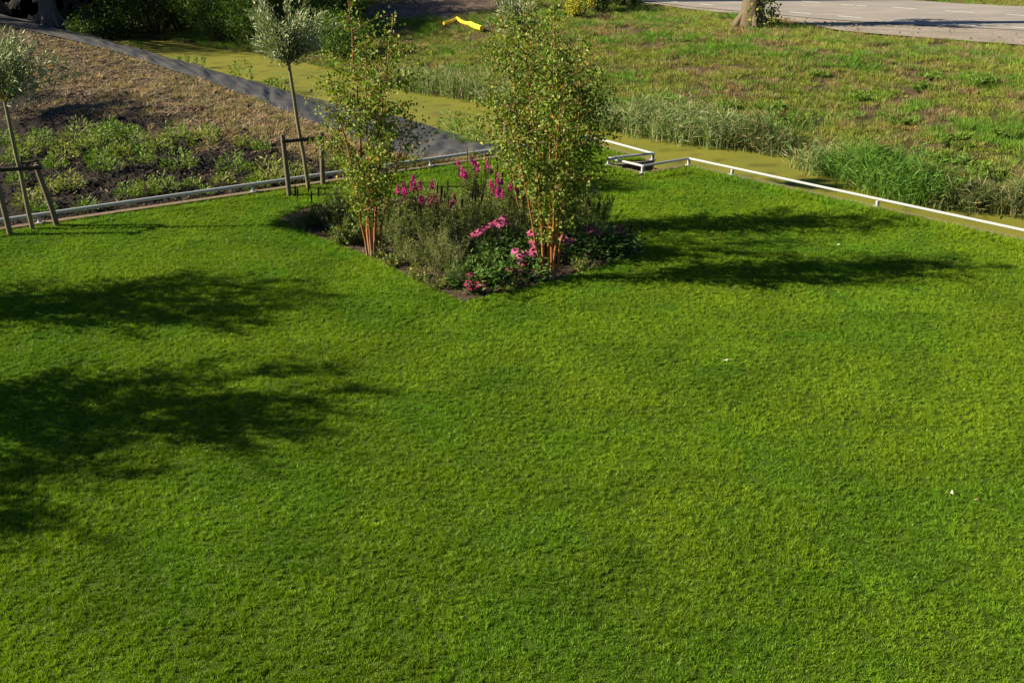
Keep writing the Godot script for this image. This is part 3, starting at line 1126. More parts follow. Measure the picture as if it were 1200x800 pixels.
func mound(called: String, at: Vector3, wide: float, tall: float, count: int, leaf: Array, tones: Array, label: String, category: String, group: String, upright := 0.6, stems := 14) -> void:
	var t := thing(called, label, category, at, group)
	var fol := MB.new()
	var st := MB.new()
	if category == "plant":
		wide *= 1.3
		tall *= 1.2
		stems = int(stems * 1.4)
		count = int(count * 1.8)
	for i in stems:
		var a := R(0, TAU)
		var r := wide * sqrt(rng.randf())
		var top := Vector3(cos(a) * r, tall * R(0.55, 1.0) * (1.0 - 0.4 * r / wide), sin(a) * r)
		var foot := Vector3(top.x * 0.35, -0.02, top.z * 0.35)
		var pts := wander(foot, top, 3, 0.03)
		st.tube(pts, taper(0.005, 0.002, 4), 4, [tones[0]], false)
		for l in count / stems:
			var p := at_poly(pts, R(0.06, 1.03)) + any_dir() * R(0, 0.05)
			var d := Vector3(R(-1, 1), R(-0.4, 1.0) + upright * 0.6, R(-1, 1)).normalized()
			fol.leaf(p, d, across(d), R(leaf[0], leaf[1]), R(leaf[2], leaf[3]), 0.15, jitter(tones[rng.randi_range(0, tones.size() - 1)], 0.28))
	put(st, "stems", M.leaf, t)
	put(fol, "foliage", M.leaf, t)

func lift(px: float, py: float, near: Vector3) -> Vector3:
	# the point above the plant's foot, in its own upright plane facing the lens, that shows at that pixel
	var d := Vector3((px - 600.0) / FOCAL, (400.0 - py) / FOCAL, -1.0).rotated(Vector3.RIGHT, -deg_to_rad(TILT))
	var t := (near.z + R(-0.06, 0.06)) / d.z
	return Vector3(0, EYE, 0) + d * t

func flower_bed() -> void:
	# the bed's earth, slightly domed
	var mb := MB.new()
	var mid := Vector2.ZERO
	for p in bed_poly:
		mid += p
	mid /= bed_poly.size()
	var rings := 12
	var g := []
	var cs := []
	for i in rings + 1:
		var line := []
		var lc := []
		for j in bed_poly.size() * 6 + 1:
			var a := bed_poly[(j / 6) % bed_poly.size()]
			var b := bed_poly[(j / 6 + 1) % bed_poly.size()]
			var e := a.lerp(b, float(j % 6) / 6.0)
			var k := float(i) / rings
			var p := mid.lerp(e, k)
			line.append(Vector3(p.x, 0.006 + 0.05 * (1.0 - k * k) + noise_c.get_noise_2d(p.x, p.y) * 0.03 * (1.0 - k), p.y))
			lc.append(Color.WHITE)
		g.append(line)
		cs.append(lc)
	mb.sheet(g, cs)
	surface(mb, "bed_ground", M.bed_soil)
	var cl := MB.new()
	for i in 3200:
		var p := Vector2(R(-4, 2.5), R(-11, -15.5))
		if not in_poly(p.x, p.y, bed_poly) or edge_dist(p, bed_poly) < 0.03:
			continue
		var s := R(0.008, 0.028)
		var o := Vector3(p.x, 0.02, p.y)
		var c := jitter(Color(0.17, 0.12, 0.085), 0.5)
		cl.tri(o + Vector3(-s, -0.01, s), o + Vector3(R(-s, s) * 0.4, s, 0), o + Vector3(s, -0.01, s * R(0.4, 1)), c)
		cl.tri(o + Vector3(s, -0.01, s), o + Vector3(0, s, 0), o + Vector3(0, -0.01, -s), c)
		cl.tri(o + Vector3(0, -0.01, -s), o + Vector3(0, s, 0), o + Vector3(-s, -0.01, s), c)
	var co := put(cl, "bark_litter", M.straw)
	tag(co, "bits of bark and clods on the bed's bare soil", "mulch", "", "stuff")
	var pink := Color(0.56, 0.07, 0.32)
	var faded := Color(0.32, 0.09, 0.16)
	# loosestrife with pink spikes
	var a := P(483, 283)
	loosestrife(a, 0.95, 16, "loosestrife with bright pink spikes behind the airy birch's stems", [lift(466, 219, a), lift(473, 228, a), lift(482, 217, a), lift(492, 214, a), lift(506, 214, a), lift(492, 240, a), lift(495, 232, a), lift(484, 206, a)], pink)
	a = P(553, 262)
	loosestrife(a, 1.2, 20, "tallest loosestrife with one pink spike above the rail", [lift(553, 184, a), lift(557, 190, a), lift(541, 198, a), lift(576, 197, a)], pink)
	a = P(588, 268)
	loosestrife(a, 0.95, 15, "loosestrife with loose pink spikes beside the denser birch's near stems", [lift(585, 217, a), lift(598, 216, a), lift(575, 213, a), lift(583, 206, a)], pink)
	a = P(655, 268)
	loosestrife(a, 0.95, 10, "loosestrife with pink spikes showing through the denser birch's leaves", [lift(655, 205, a), lift(660, 212, a), lift(697, 221, a)], pink)
	a = P(508, 268)
	loosestrife(a, 0.75, 13, "loosestrife gone to dull pink seed between two bright ones", [lift(512, 236, a), lift(505, 231, a), lift(532, 228, a), lift(528, 238, a)], faded)
	a = P(690, 275)
	loosestrife(a, 0.7, 8, "loosestrife faded brown under the denser birch's outer twigs", [lift(690, 208, a)], faded)
	# coneflowers
	a = P(584, 312)
	var hs := []
	for q in [[556, 273], [562, 270], [567, 267], [572, 264], [577, 262], [582, 259], [587, 258], [590, 254], [586, 262], [593, 260]]:
		hs.append(lift(q[0], q[1], a))
	coneflower(a, hs, 1.5, "tall coneflowers leaning over in a sloping pink row")
	a = P(618, 328)
	hs = []
	for q in [[622, 272], [629, 272], [624, 282], [627, 286], [624, 293], [625, 297], [615, 296], [608, 300], [611, 306], [613, 312], [610, 318], [612, 326], [626, 316], [627, 322], [597, 314], [603, 293]]:
		hs.append(lift(q[0], q[1], a))
	coneflower(a, hs, 1.3, "pink coneflowers crowding against the denser birch's foot")
	a = P(556, 344)
	hs = []
	for q in [[548, 331], [552, 336], [557, 333], [560, 337], [553, 341], [549, 338], [566, 331], [551, 321], [557, 341], [561, 329]]:
		hs.append(lift(q[0], q[1], a))
	coneflower(a, hs, 0.55, "low dark pink coneflowers at the bed's front corner", Color(0.30, 0.04, 0.10))
	a = P(668, 305)
	hs = []
	for q in [[663, 281], [668, 284], [671, 279], [665, 286], [660, 277]]:
		hs.append(lift(q[0], q[1], a))
	coneflower(a, hs, 0.8, "few pink coneflowers on the road side of the denser birch")
	a = P(703, 303)
	hs = []
	for q in [[693, 264], [690, 270], [697, 268], [701, 272], [686, 266]]:
		hs.append(lift(q[0], q[1], a))
	coneflower(a, hs, 1.1, "withered brownish coneflowers near the bed's shaded end", Color(0.20, 0.085, 0.085))
	a = P(728, 300)
	hs = []
	for q in [[726, 264], [729, 268], [724, 270], [733, 274]]:
		hs.append(lift(q[0], q[1], a))
	coneflower(a, hs, 1.0, "withered coneflowers standing last at the bed's shaded tip", Color(0.20, 0.085, 0.085))
	# grey-green asters and other fillers
	var aster := [Color(0.16, 0.19, 0.07), Color(0.20, 0.215, 0.10), Color(0.13, 0.17, 0.05), Color(0.24, 0.22, 0.10)]
	var fillers := "bushy filler plants in the flower bed"
	mound("aster", P(488, 308), 0.34, 0.62, 2300, [0.025, 0.05, 0.005, 0.009], aster, "grey-green fine-leaved aster in front of the pink loosestrife", "plant", fillers, 0.8, 36)
	mound("aster", P(520, 318), 0.30, 0.66, 2000, [0.025, 0.05, 0.005, 0.009], aster, "grey-green fine-leaved aster behind the low front coneflowers", "plant", fillers, 0.8, 32)
	mound("aster", P(545, 296), 0.32, 0.72, 2000, [0.025, 0.05, 0.005, 0.009], aster, "taller aster between the two grey-green ones and the loosestrife", "plant", fillers, 0.8, 32)
	mound("aster", P(452, 282), 0.34, 0.5, 1700, [0.03, 0.055, 0.006, 0.011], aster, "grey-green aster right behind the airy birch's foot", "plant", fillers, 0.7, 28)
	mound("aster", P(612, 275), 0.36, 0.62, 1700, [0.03, 0.055, 0.006, 0.011], aster, "grey-green aster behind the tall leaning coneflowers", "plant", fillers, 0.7, 28)
	mound("aster", P(536, 338), 0.17, 0.36, 900, [0.025, 0.05, 0.006, 0.01], [Color(0.10, 0.13, 0.04), Color(0.075, 0.12, 0.03)], "small green aster at the very front corner of the bed", "plant", fillers, 0.9, 18)
	var leafy := [Color(0.075, 0.14, 0.028), Color(0.06, 0.12, 0.022), Color(0.11, 0.17, 0.035)]
	mound("leafy_perennial", P(572, 330), 0.28, 0.42, 900, [0.045, 0.085, 0.018, 0.034], leafy, "dark green broad-leaved plant below the leaning coneflowers", "plant", fillers, 0.3, 24)
	mound("leafy_perennial", P(600, 308), 0.3, 0.5, 900, [0.05, 0.10, 0.022, 0.04], leafy, "dark green leafy plant between coneflowers and denser birch", "plant", fillers, 0.3, 24)
	mound("leafy_perennial", P(716, 295), 0.3, 0.4, 700, [0.06, 0.11, 0.018, 0.03], leafy, "green leafy plant beneath the withered coneflowers", "plant", fillers, 0.5, 22)
	mound("leafy_perennial", P(682, 290), 0.3, 0.42, 700, [0.06, 0.11, 0.018, 0.03], leafy, "green leafy plant under the denser birch's low twigs", "plant", fillers, 0.5, 22)
	mound("leafy_perennial", P(660, 290), 0.28, 0.45, 600, [0.06, 0.11, 0.02, 0.034], leafy, "green leafy plant at the back of the denser birch's stems", "plant", fillers, 0.5, 20)
	mound("leafy_perennial", P(415, 284), 0.26, 0.38, 800, [0.04, 0.08, 0.016, 0.03], [Color(0.10, 0.14, 0.04), Color(0.15, 0.15, 0.045), Color(0.065, 0.11, 0.03)], "yellowing leafy plant in front of the airy birch", "plant", fillers, 0.4, 22)
	mound("leafy_perennial", P(398, 268), 0.28, 0.42, 900, [0.04, 0.08, 0.014, 0.026], [Color(0.085, 0.12, 0.045), Color(0.12, 0.14, 0.06)], "grey-green bushy plant between airy birch and dark seed heads", "plant", fillers, 0.4, 24)
	mound("leafy_perennial", P(372, 265), 0.22, 0.32, 600, [0.05, 0.09, 0.014, 0.024], [Color(0.05, 0.085, 0.025), Color(0.08, 0.11, 0.035)], "dark leafy plant under the seed heads at bed's tip", "plant", fillers, 0.5, 18)
	mound("leafy_perennial", P(432, 256), 0.34, 0.5, 1000, [0.035, 0.07, 0.014, 0.026], [Color(0.12, 0.14, 0.04), Color(0.17, 0.16, 0.05)], "yellow-green bush behind the airy birch's stems", "plant", fillers, 0.4, 24)
	mound("leafy_perennial", P(462, 262), 0.3, 0.45, 900, [0.035, 0.07, 0.012, 0.022], [Color(0.09, 0.12, 0.04), Color(0.12, 0.14, 0.05)], "low green bush between airy birch and brightest loosestrife", "plant", fillers, 0.4, 24)
	mound("leafy_perennial", P(632, 255), 0.34, 0.5, 900, [0.035, 0.07, 0.012, 0.022], leafy, "green bush along the bed's far side behind the denser birch", "plant", fillers, 0.4, 24)
	mound("leafy_perennial", P(530, 258), 0.3, 0.5, 900, [0.035, 0.07, 0.010, 0.02], [Color(0.08, 0.11, 0.035), Color(0.11, 0.13, 0.05)], "green bush around the foot of the tallest loosestrife", "plant", fillers, 0.6, 24)
	var olive := [Color(0.14, 0.175, 0.045), Color(0.18, 0.195, 0.06), Color(0.10, 0.15, 0.035)]
	for q in [[508, 290, 0.3, 0.6, "olive bush squeezed between asters and the dull pink loosestrife"], [565, 282, 0.3, 0.6, "olive bush behind the taller aster and dark seed heads"], [575, 252, 0.34, 0.6, "olive bush at the far side of the bed below the stake"], [604, 258, 0.32, 0.55, "olive bush beside the orange stems of the middle birch"], [495, 252, 0.34, 0.5, "olive bush on the bed's far edge behind bright loosestrife"], [660, 262, 0.32, 0.5, "olive bush under the denser birch by the bed's far edge"], [700, 268, 0.3, 0.45, "olive bush on the far edge near the withered coneflowers"], [400, 250, 0.3, 0.4, "olive bush on the far edge near the upright stakes"], [632, 292, 0.28, 0.5, "olive bush in the middle of the denser birch's stems"], [540, 276, 0.3, 0.55, "olive bush round the dark seed heads in the middle"], [470, 298, 0.2, 0.35, "low olive bush by the bare soil near the airy birch"]]:
		mound("olive_bush", P(q[0], q[1]), q[2], q[3] * 1.25, 1000, [0.03, 0.06, 0.009, 0.018], olive, q[4], "plant", fillers, 0.7, 26)
	for q in [[398, 284, 0.15, 0.2, "small weedy plant on the soil strip before the grey-green bush"], [462, 312, 0.14, 0.22, "small weedy plant on the bare soil beside the airy birch's foot"], [492, 328, 0.15, 0.22, "small weedy plant on the bare soil below the asters"], [512, 338, 0.16, 0.22, "small weedy plant near the front corner's bare soil"], [592, 340, 0.13, 0.16, "small weedy plant between the low and the crowding coneflowers"], [680, 316, 0.16, 0.22, "small weedy plant on the soil past the denser birch's foot"], [445, 300, 0.12, 0.18, "small weedy plant touching the airy birch's stems"], [352, 266, 0.14, 0.18, "small weedy plant at the bed's pointed tip"]]:
		mound("bed_weed", P(q[0], q[1]), q[2], q[3], 260, [0.03, 0.06, 0.008, 0.02], [Color(0.16, 0.2, 0.05), Color(0.24, 0.21, 0.08), Color(0.1, 0.16, 0.035)], q[4], "plant", fillers, 0.4, 12)
	# dark upright seed heads
	var seeds := [[358, 262, 0.5, 5, "dark upright seed heads at the bed's tip before the stakes"], [520, 275, 0.72, 6, "dark seed heads rising between the loosestrife clumps"], [558, 282, 0.75, 7, "dark brown seed heads behind the grey-green asters"], [741, 297, 0.42, 3, "single dark seed heads at the bed's shaded end"], [580, 262, 0.8, 5, "dark seed heads near the loose pink loosestrife"]]
	for s in seeds:
		var at := P(s[0], s[1])
		var t := thing("seed_plant", s[4], "plant", at, "plants with dark seed heads")
		for i in s[3]:
			var foot := Vector3(R(-0.1, 0.1), -0.02, R(-0.1, 0.1))
			var top := foot * 1.6 + Vector3(R(-0.08, 0.08), s[2] * R(0.7, 1.05), R(-0.05, 0.05))
			var sb := MB.new()
			sb.tube(wander(foot, top, 3, 0.02), taper(0.004, 0.003, 4), 5, [Color(0.06, 0.05, 0.025)], false)
			var stem := put(sb, "stem", M.straw, t)
			var hb := MB.new()
			hb.tube([top - Vector3(0, 0.02, 0), top + Vector3(0, 0.03, 0), top + Vector3(0.004, 0.11, 0), top + Vector3(0.008, 0.15, 0)], [0.007, 0.016, 0.014, 0.004], 7, [jitter(Color(0.03, 0.022, 0.018), 0.3)])
			put(hb, "seed_head", M.straw, stem)

# ------------------------------------------------------------------ weeds, reeds
func weeds() -> void:
	var spots := [[30, 180, 1.1], [48, 173, 1.2], [15, 190, 1.0], [95, 170, 1.5], [112, 176, 1.4], [122, 163, 1.0], [75, 184, 0.9], [125, 198, 1.1], [160, 175, 1.2], [167, 190, 0.9], [130, 152, 0.8], [205, 164, 1.1], [210, 196, 1.1], [237, 170, 1.1], [275, 201, 1.1], [60, 224, 0.8], [150, 230, 0.8], [172, 227, 0.9], [192, 224, 0.9], [100, 246, 0.7], [35, 241, 0.9], [52, 250, 0.7], [82, 220, 0.9], [318, 213, 1.4], [300, 219, 0.8], [345, 210, 1.0], [396, 198, 0.9], [285, 171, 0.7], [307, 176, 0.6], [246, 158, 0.7], [225, 218, 0.5], [188, 176, 0.9], [8, 170, 0.9], [112, 190, 0.7], [64, 196, 0.8], [140, 182, 0.9], [150, 158, 0.7], [240, 228, 0.5], [262, 216, 0.7], [20, 215, 0.7]]
	for s in spots:
		var at := on_soil(s[0], s[1])
		var k: float = s[2]
		var pale := rng.randf() < 0.35
		var t := thing("weed_clump", "%s %s weed clump growing on the dark soil bank" % ["large" if k > 1.05 else ("middling" if k > 0.75 else "small"), "pale yellow-green" if pale else "fresh green"], "weed", at, "weed clumps on the soil bank")
		var fol := MB.new()
		for l in int(230 * k):
			var a := R(0, TAU)
			var r := sqrt(rng.randf()) * 0.27 * k
			var p := Vector3(cos(a) * r, R(-0.01, 0.36) * k * (1.0 - pow(r / (0.3 * k), 2.0)), sin(a) * r)
			var d := Vector3(cos(a + R(-0.9, 0.9)), R(-0.05, 1.1), sin(a + R(-0.9, 0.9))).normalized()
			var c := Color(0.115, 0.195, 0.022) if not pale else Color(0.18, 0.22, 0.04)
			fol.leaf(p, d, d.cross(Vector3.UP).normalized() if rng.randf() < 0.7 else across(d), R(0.06, 0.12) * (0.6 + 0.4 * k), R(0.018, 0.036), 0.2, jitter(c, 0.3))
		put(fol, "foliage", M.leaf, t)
	# seedlings where the cloth meets the water
	for q in [[284, 98, 1.3], [330, 110, 0.9], [320, 108, 0.7], [235, 80, 0.6], [215, 76, 0.5], [160, 60, 0.6], [545, 170, 1.5], [530, 160, 1.2], [400, 128, 0.8], [552, 178, 1.0]]:
		var at := P(q[0], q[1], WATER_Y)
		var t := thing("water_weed", "green marsh plant where the ground cloth meets the ditch", "weed", at, "marsh plants along the ground cloth")
		var fol := MB.new()
		var k: float = q[2]
		for l in int(130 * k):
			var a := R(0, TAU)
			var r := sqrt(rng.randf()) * 0.24 * k
			var p := Vector3(cos(a) * r, R(-0.02, 0.55) * k * (1.0 - r * 1.2), sin(a) * r)
			var d := Vector3(cos(a + R(-0.9, 0.9)), R(0.0, 1.1), sin(a + R(-0.9, 0.9))).normalized()
			fol.leaf(p, d, across(d), R(0.08, 0.16), R(0.02, 0.04), 0.2, jitter(Color(0.095, 0.165, 0.03), 0.3))
		put(fol, "foliage", M.leaf, t)

func reed_clump(at: Vector3, wide: float, deep: float, tall: float, count: int, tones: Array, label: String, blade_w: float, called := "reed_clump", group := "reeds along the far water's edge") -> void:
	var t := thing(called, label, "reeds", at, group)
	var mb := MB.new()
	for i in count:
		var p := Vector3(R(-wide, wide), 0, R(-deep, deep))
		if p.x * p.x / (wide * wide) + p.z * p.z / (deep * deep) > 1.0:
			continue
		p.y = maxf(bank_y(at.x + p.x, at.z + p.z), WATER_Y) - at.y - 0.02
		var a := R(0, TAU)
		var b := R(0, TAU)
		var patch := noise_b.get_noise_2d((at.x + p.x) * 1.3, (at.z + p.z) * 1.3)
		if patch < -0.12 and rng.randf() < 0.7:
			continue
		var up := tall * clampf(0.75 + patch * 0.9, 0.35, 1.15)
		mb.blade(p, Vector3(cos(a), 0, sin(a)) * R(0.05, 0.75), up * R(0.4, 1.1), blade_w * R(0.7, 1.3), R(0.0, 0.45), Vector3(cos(b), 0, sin(b)), jitter(tones[rng.randi_range(0, tones.size() - 1)], 0.25))
		if rng.randf() < 0.6:
			for l in 4:
				var d := Vector3(R(-1, 1), R(0.0, 0.9), R(-1, 1)).normalized()
				mb.leaf(p + Vector3(cos(a) * 0.1, up * R(0.2, 0.85), sin(a) * 0.1), d, across(d), R(0.16, 0.32), R(0.012, 0.022), 0.2, jitter(tones[rng.randi_range(0, tones.size() - 1)], 0.25))
	put(mb, "blades", M.wild_grass, t)

func waterside() -> void:
	var grey := [Color(0.17, 0.22, 0.09), Color(0.12, 0.19, 0.06), Color(0.21, 0.25, 0.12), Color(0.28, 0.25, 0.13), Color(0.13, 0.2, 0.05)]
	var green := [Color(0.085, 0.18, 0.022), Color(0.11, 0.21, 0.03), Color(0.065, 0.15, 0.02)]
	var dark := [Color(0.065, 0.105, 0.03), Color(0.09, 0.13, 0.04), Color(0.20, 0.17, 0.08)]
	var g1 := "grey-green reed clump opposite the boat notch"
	for q in [[765, 158, 0.75], [800, 165, 0.85], [832, 170, 0.8], [862, 172, 0.8], [742, 152, 0.6], [780, 150, 0.6], [820, 155, 0.6]]:
		reed_clump(P(q[0], q[1], WATER_Y), 0.75, 0.4, q[2], 300, grey, g1, 0.014)
	for q in [[895, 176, 0.65], [915, 180, 0.6], [882, 174, 0.6]]:
		reed_clump(P(q[0], q[1], WATER_Y), 0.5, 0.35, q[2], 240, dark, "dark sedge clump between the grey reeds and bright rushes", 0.012)
	for q in [[985, 206, 0.65], [1010, 218, 0.8], [1036, 226, 0.85], [1062, 233, 0.8], [1085, 239, 0.7], [1020, 214, 0.7], [1048, 222, 0.7]]:
		reed_clump(P(q[0], q[1], WATER_Y), 0.55, 0.35, q[2], 330, green, "bright green rush clump standing in the ditch beside the white rail", 0.010)
	for q in [[950, 196, 0.5], [968, 203, 0.45]]:
		reed_clump(P(q[0], q[1], WATER_Y), 0.5, 0.3, q[2], 220, grey, "pale drooping sedge clump beside the bright green rushes", 0.012)
	for q in [[1115, 243, 0.5], [1140, 246, 0.45], [1195, 250, 0.7], [1215, 254, 0.6]]:
		reed_clump(P(q[0], q[1], WATER_Y), 0.55, 0.3, q[2], 230, dark, "dull sedge clump on the bank past the bright rushes", 0.012)
	for q in [[495, 106, 0.6], [520, 110, 0.7], [548, 114, 0.75], [575, 119, 0.7], [470, 102, 0.5], [600, 124, 0.5], [690, 146, 0.5], [715, 150, 0.55]]:
		reed_clump(P(q[0], q[1], WATER_Y), 0.7, 0.4, q[2], 230, grey, "bluish reed clump on the far bank below the yellow pipe", 0.016)
	# lush docks in the bank
	for q in [[930, 142, 1.0], [900, 128, 0.8], [1110, 190, 0.9], [1120, 168, 0.8], [1010, 118, 0.9], [1150, 100, 0.9], [1085, 108, 0.8], [1090, 92, 0.7], [960, 90, 0.7], [1060, 145, 0.7], [890, 150, 1.0], [850, 128, 0.7], [1180, 160, 0.7], [1150, 205, 0.8], [700, 110, 0.7], [470, 60, 0.7]]:
		var at := on_bank(q[0], q[1])
		mound("dock_plant", at, R(0.4, 0.75) * q[2], R(0.22, 0.34) * q[2], 620, [0.06, 0.13, 0.014, 0.03], [Color(0.10, 0.19, 0.026), Color(0.14, 0.215, 0.035)], ("broad lush weed clump standing in the rough bank grass" if q[2] > 0.75 else "smaller lush weed clump in the rough bank grass"), "weed", "lush weeds in the far bank", 0.6, 16)

# ------------------------------------------------------------------ what stands far behind
func bush(at: Vector3, wide: float, tall: float, count: int, leaf: Array, tones: Array, label: String, group: String, called := "shrub") -> void:
	var t := thing(called, label, "shrub", at, group)
	var st := MB.new()
	var fol := MB.new()
	var lobes := []
	for i in 16:
		var a := R(0, TAU)
		var r := wide * sqrt(rng.randf()) * 0.8
		var top := Vector3(cos(a) * r, tall * R(0.3, 0.92), sin(a) * r)
		st.tube(wander(Vector3(top.x * 0.2, -0.1, top.z * 0.2), top, 3, 0.06), taper(0.03, 0.008, 4), 5, [Color(0.09, 0.075, 0.05)], false)
		lobes.append(top)
	for i in int(count * 2.2):
		var c: Vector3 = lobes[rng.randi_range(0, lobes.size() - 1)]
		var p := c + any_dir() * pow(rng.randf(), 0.5) * wide * 0.5
		if p.y < 0:
			p.y = R(0, 0.3)
		var d := Vector3(R(-1, 1), R(-0.9, 0.7), R(-1, 1)).normalized()
		fol.leaf(p, d, across(d), R(leaf[0], leaf[1]), R(leaf[2], leaf[3]), 0.15, jitter(tones[rng.randi_range(0, tones.size() - 1)], 0.3))
	put(st, "stems", M.bark, t)
	put(fol, "foliage", M.leaf, t)

func avenue_tree(at: Vector3, girth: float, crown_from: float, crown_r: float, label: String, ivy: bool, bark: Color, leaves: int) -> void:
	var t := thing("roadside_tree", label, "tree", at, "tall trees on the far bank")
	var mb := MB.new()
	var pts := [Vector3(0, -0.3, 0), Vector3(0, 0.1, 0), Vector3(0.02, 0.5, 0), Vector3(0.05, 1.5, 0), Vector3(0.0, 3.5, 0.05), Vector3(-0.05, crown_from, 0), Vector3(0.05, crown_from + 3.5, 0)]
	mb.tube(pts, [girth * 0.95, girth * 0.75, girth * 0.58, girth * 0.5, girth * 0.45, girth * 0.38, girth * 0.1], 14, [jitter(bark, 0.1), jitter(bark, 0.1)])
	for i in 7:
		var a := TAU * i / 7.0 + R(-0.3, 0.3)
		var foot := Vector3(cos(a), 0, sin(a)) * girth * 1.05
		mb.tube([Vector3(cos(a), 0, sin(a)) * girth * 0.4 + Vector3(0, 0.45, 0), foot * 0.75 + Vector3(0, 0.1, 0), foot + Vector3(0, -0.1, 0)], [girth * 0.15, girth * 0.16, girth * 0.1], 7, [bark])
	put(mb, "trunk", M.bark, t)
	var lm := MB.new()
	var cr := MB.new()
	for i in 15:
		var a := R(0, TAU)
		var s := Vector3(0, crown_from + R(-0.3, 2.8), 0)
		var e := s + Vector3(cos(a) * crown_r * R(0.5, 1.0), R(0.5, 3.2), sin(a) * crown_r * R(0.5, 1.0))
		lm.tube(wander(s, e, 4, 0.2), taper(girth * 0.16, 0.02, 5), 6, [bark], false)
		for l in leaves / 15:
			var p := s.lerp(e, R(0.35, 1.05)) + any_dir() * pow(rng.randf(), 0.6) * 1.1
			var d := any_dir()
			cr.leaf(p, d, across(d), R(0.09, 0.16), R(0.06, 0.1), 0.15, jitter(Color(0.07, 0.12, 0.025), 0.3))
	if ivy:
		for i in 8:
			var s := Vector3(0, R(1.9, 3.4), 0)
			var e := s + Vector3(R(0.3, 2.2), R(-0.2, 0.7), R(-1.6, 1.2))
			lm.tube(wander(s, e, 4, 0.1), taper(0.05, 0.01, 5), 5, [bark], false)
			for l in 130:
				var p := s.lerp(e, R(0.3, 1.05)) + any_dir() * rng.randf() * 0.45
				var d := any_dir()
				cr.leaf(p, d, across(d), R(0.09, 0.16), R(0.06, 0.1), 0.15, jitter(Color(0.07, 0.12, 0.025), 0.3))
	put(lm, "limbs", M.bark, t)
	put(cr, "crown", M.leaf, t)
	if ivy:
		var iv := MB.new()
		for l in 900:
			var a := R(-0.9, 2.1)
			var y := R(-0.05, 2.2)
			var r := girth * (0.55 + 0.35 * exp(-y * 2.0)) + R(0.02, 0.22) + maxf(0, 0.3 - y * 0.15) * R(0, 1)
			var p := Vector3(cos(a) * r, y, sin(a) * r)
			var d := Vector3(cos(a) * 0.4 + R(-0.6, 0.6), R(-1, 0.3), sin(a) * 0.4 + R(-0.6, 0.6)).normalized()
			iv.leaf(p, d, across(d), R(0.06, 0.11), R(0.05, 0.09), 0.15, jitter(Color(0.06, 0.105, 0.022) if rng.randf() < 0.75 else Color(0.28, 0.26, 0.04), 0.3))
		put(iv, "ivy", M.glossy_leaf, t)

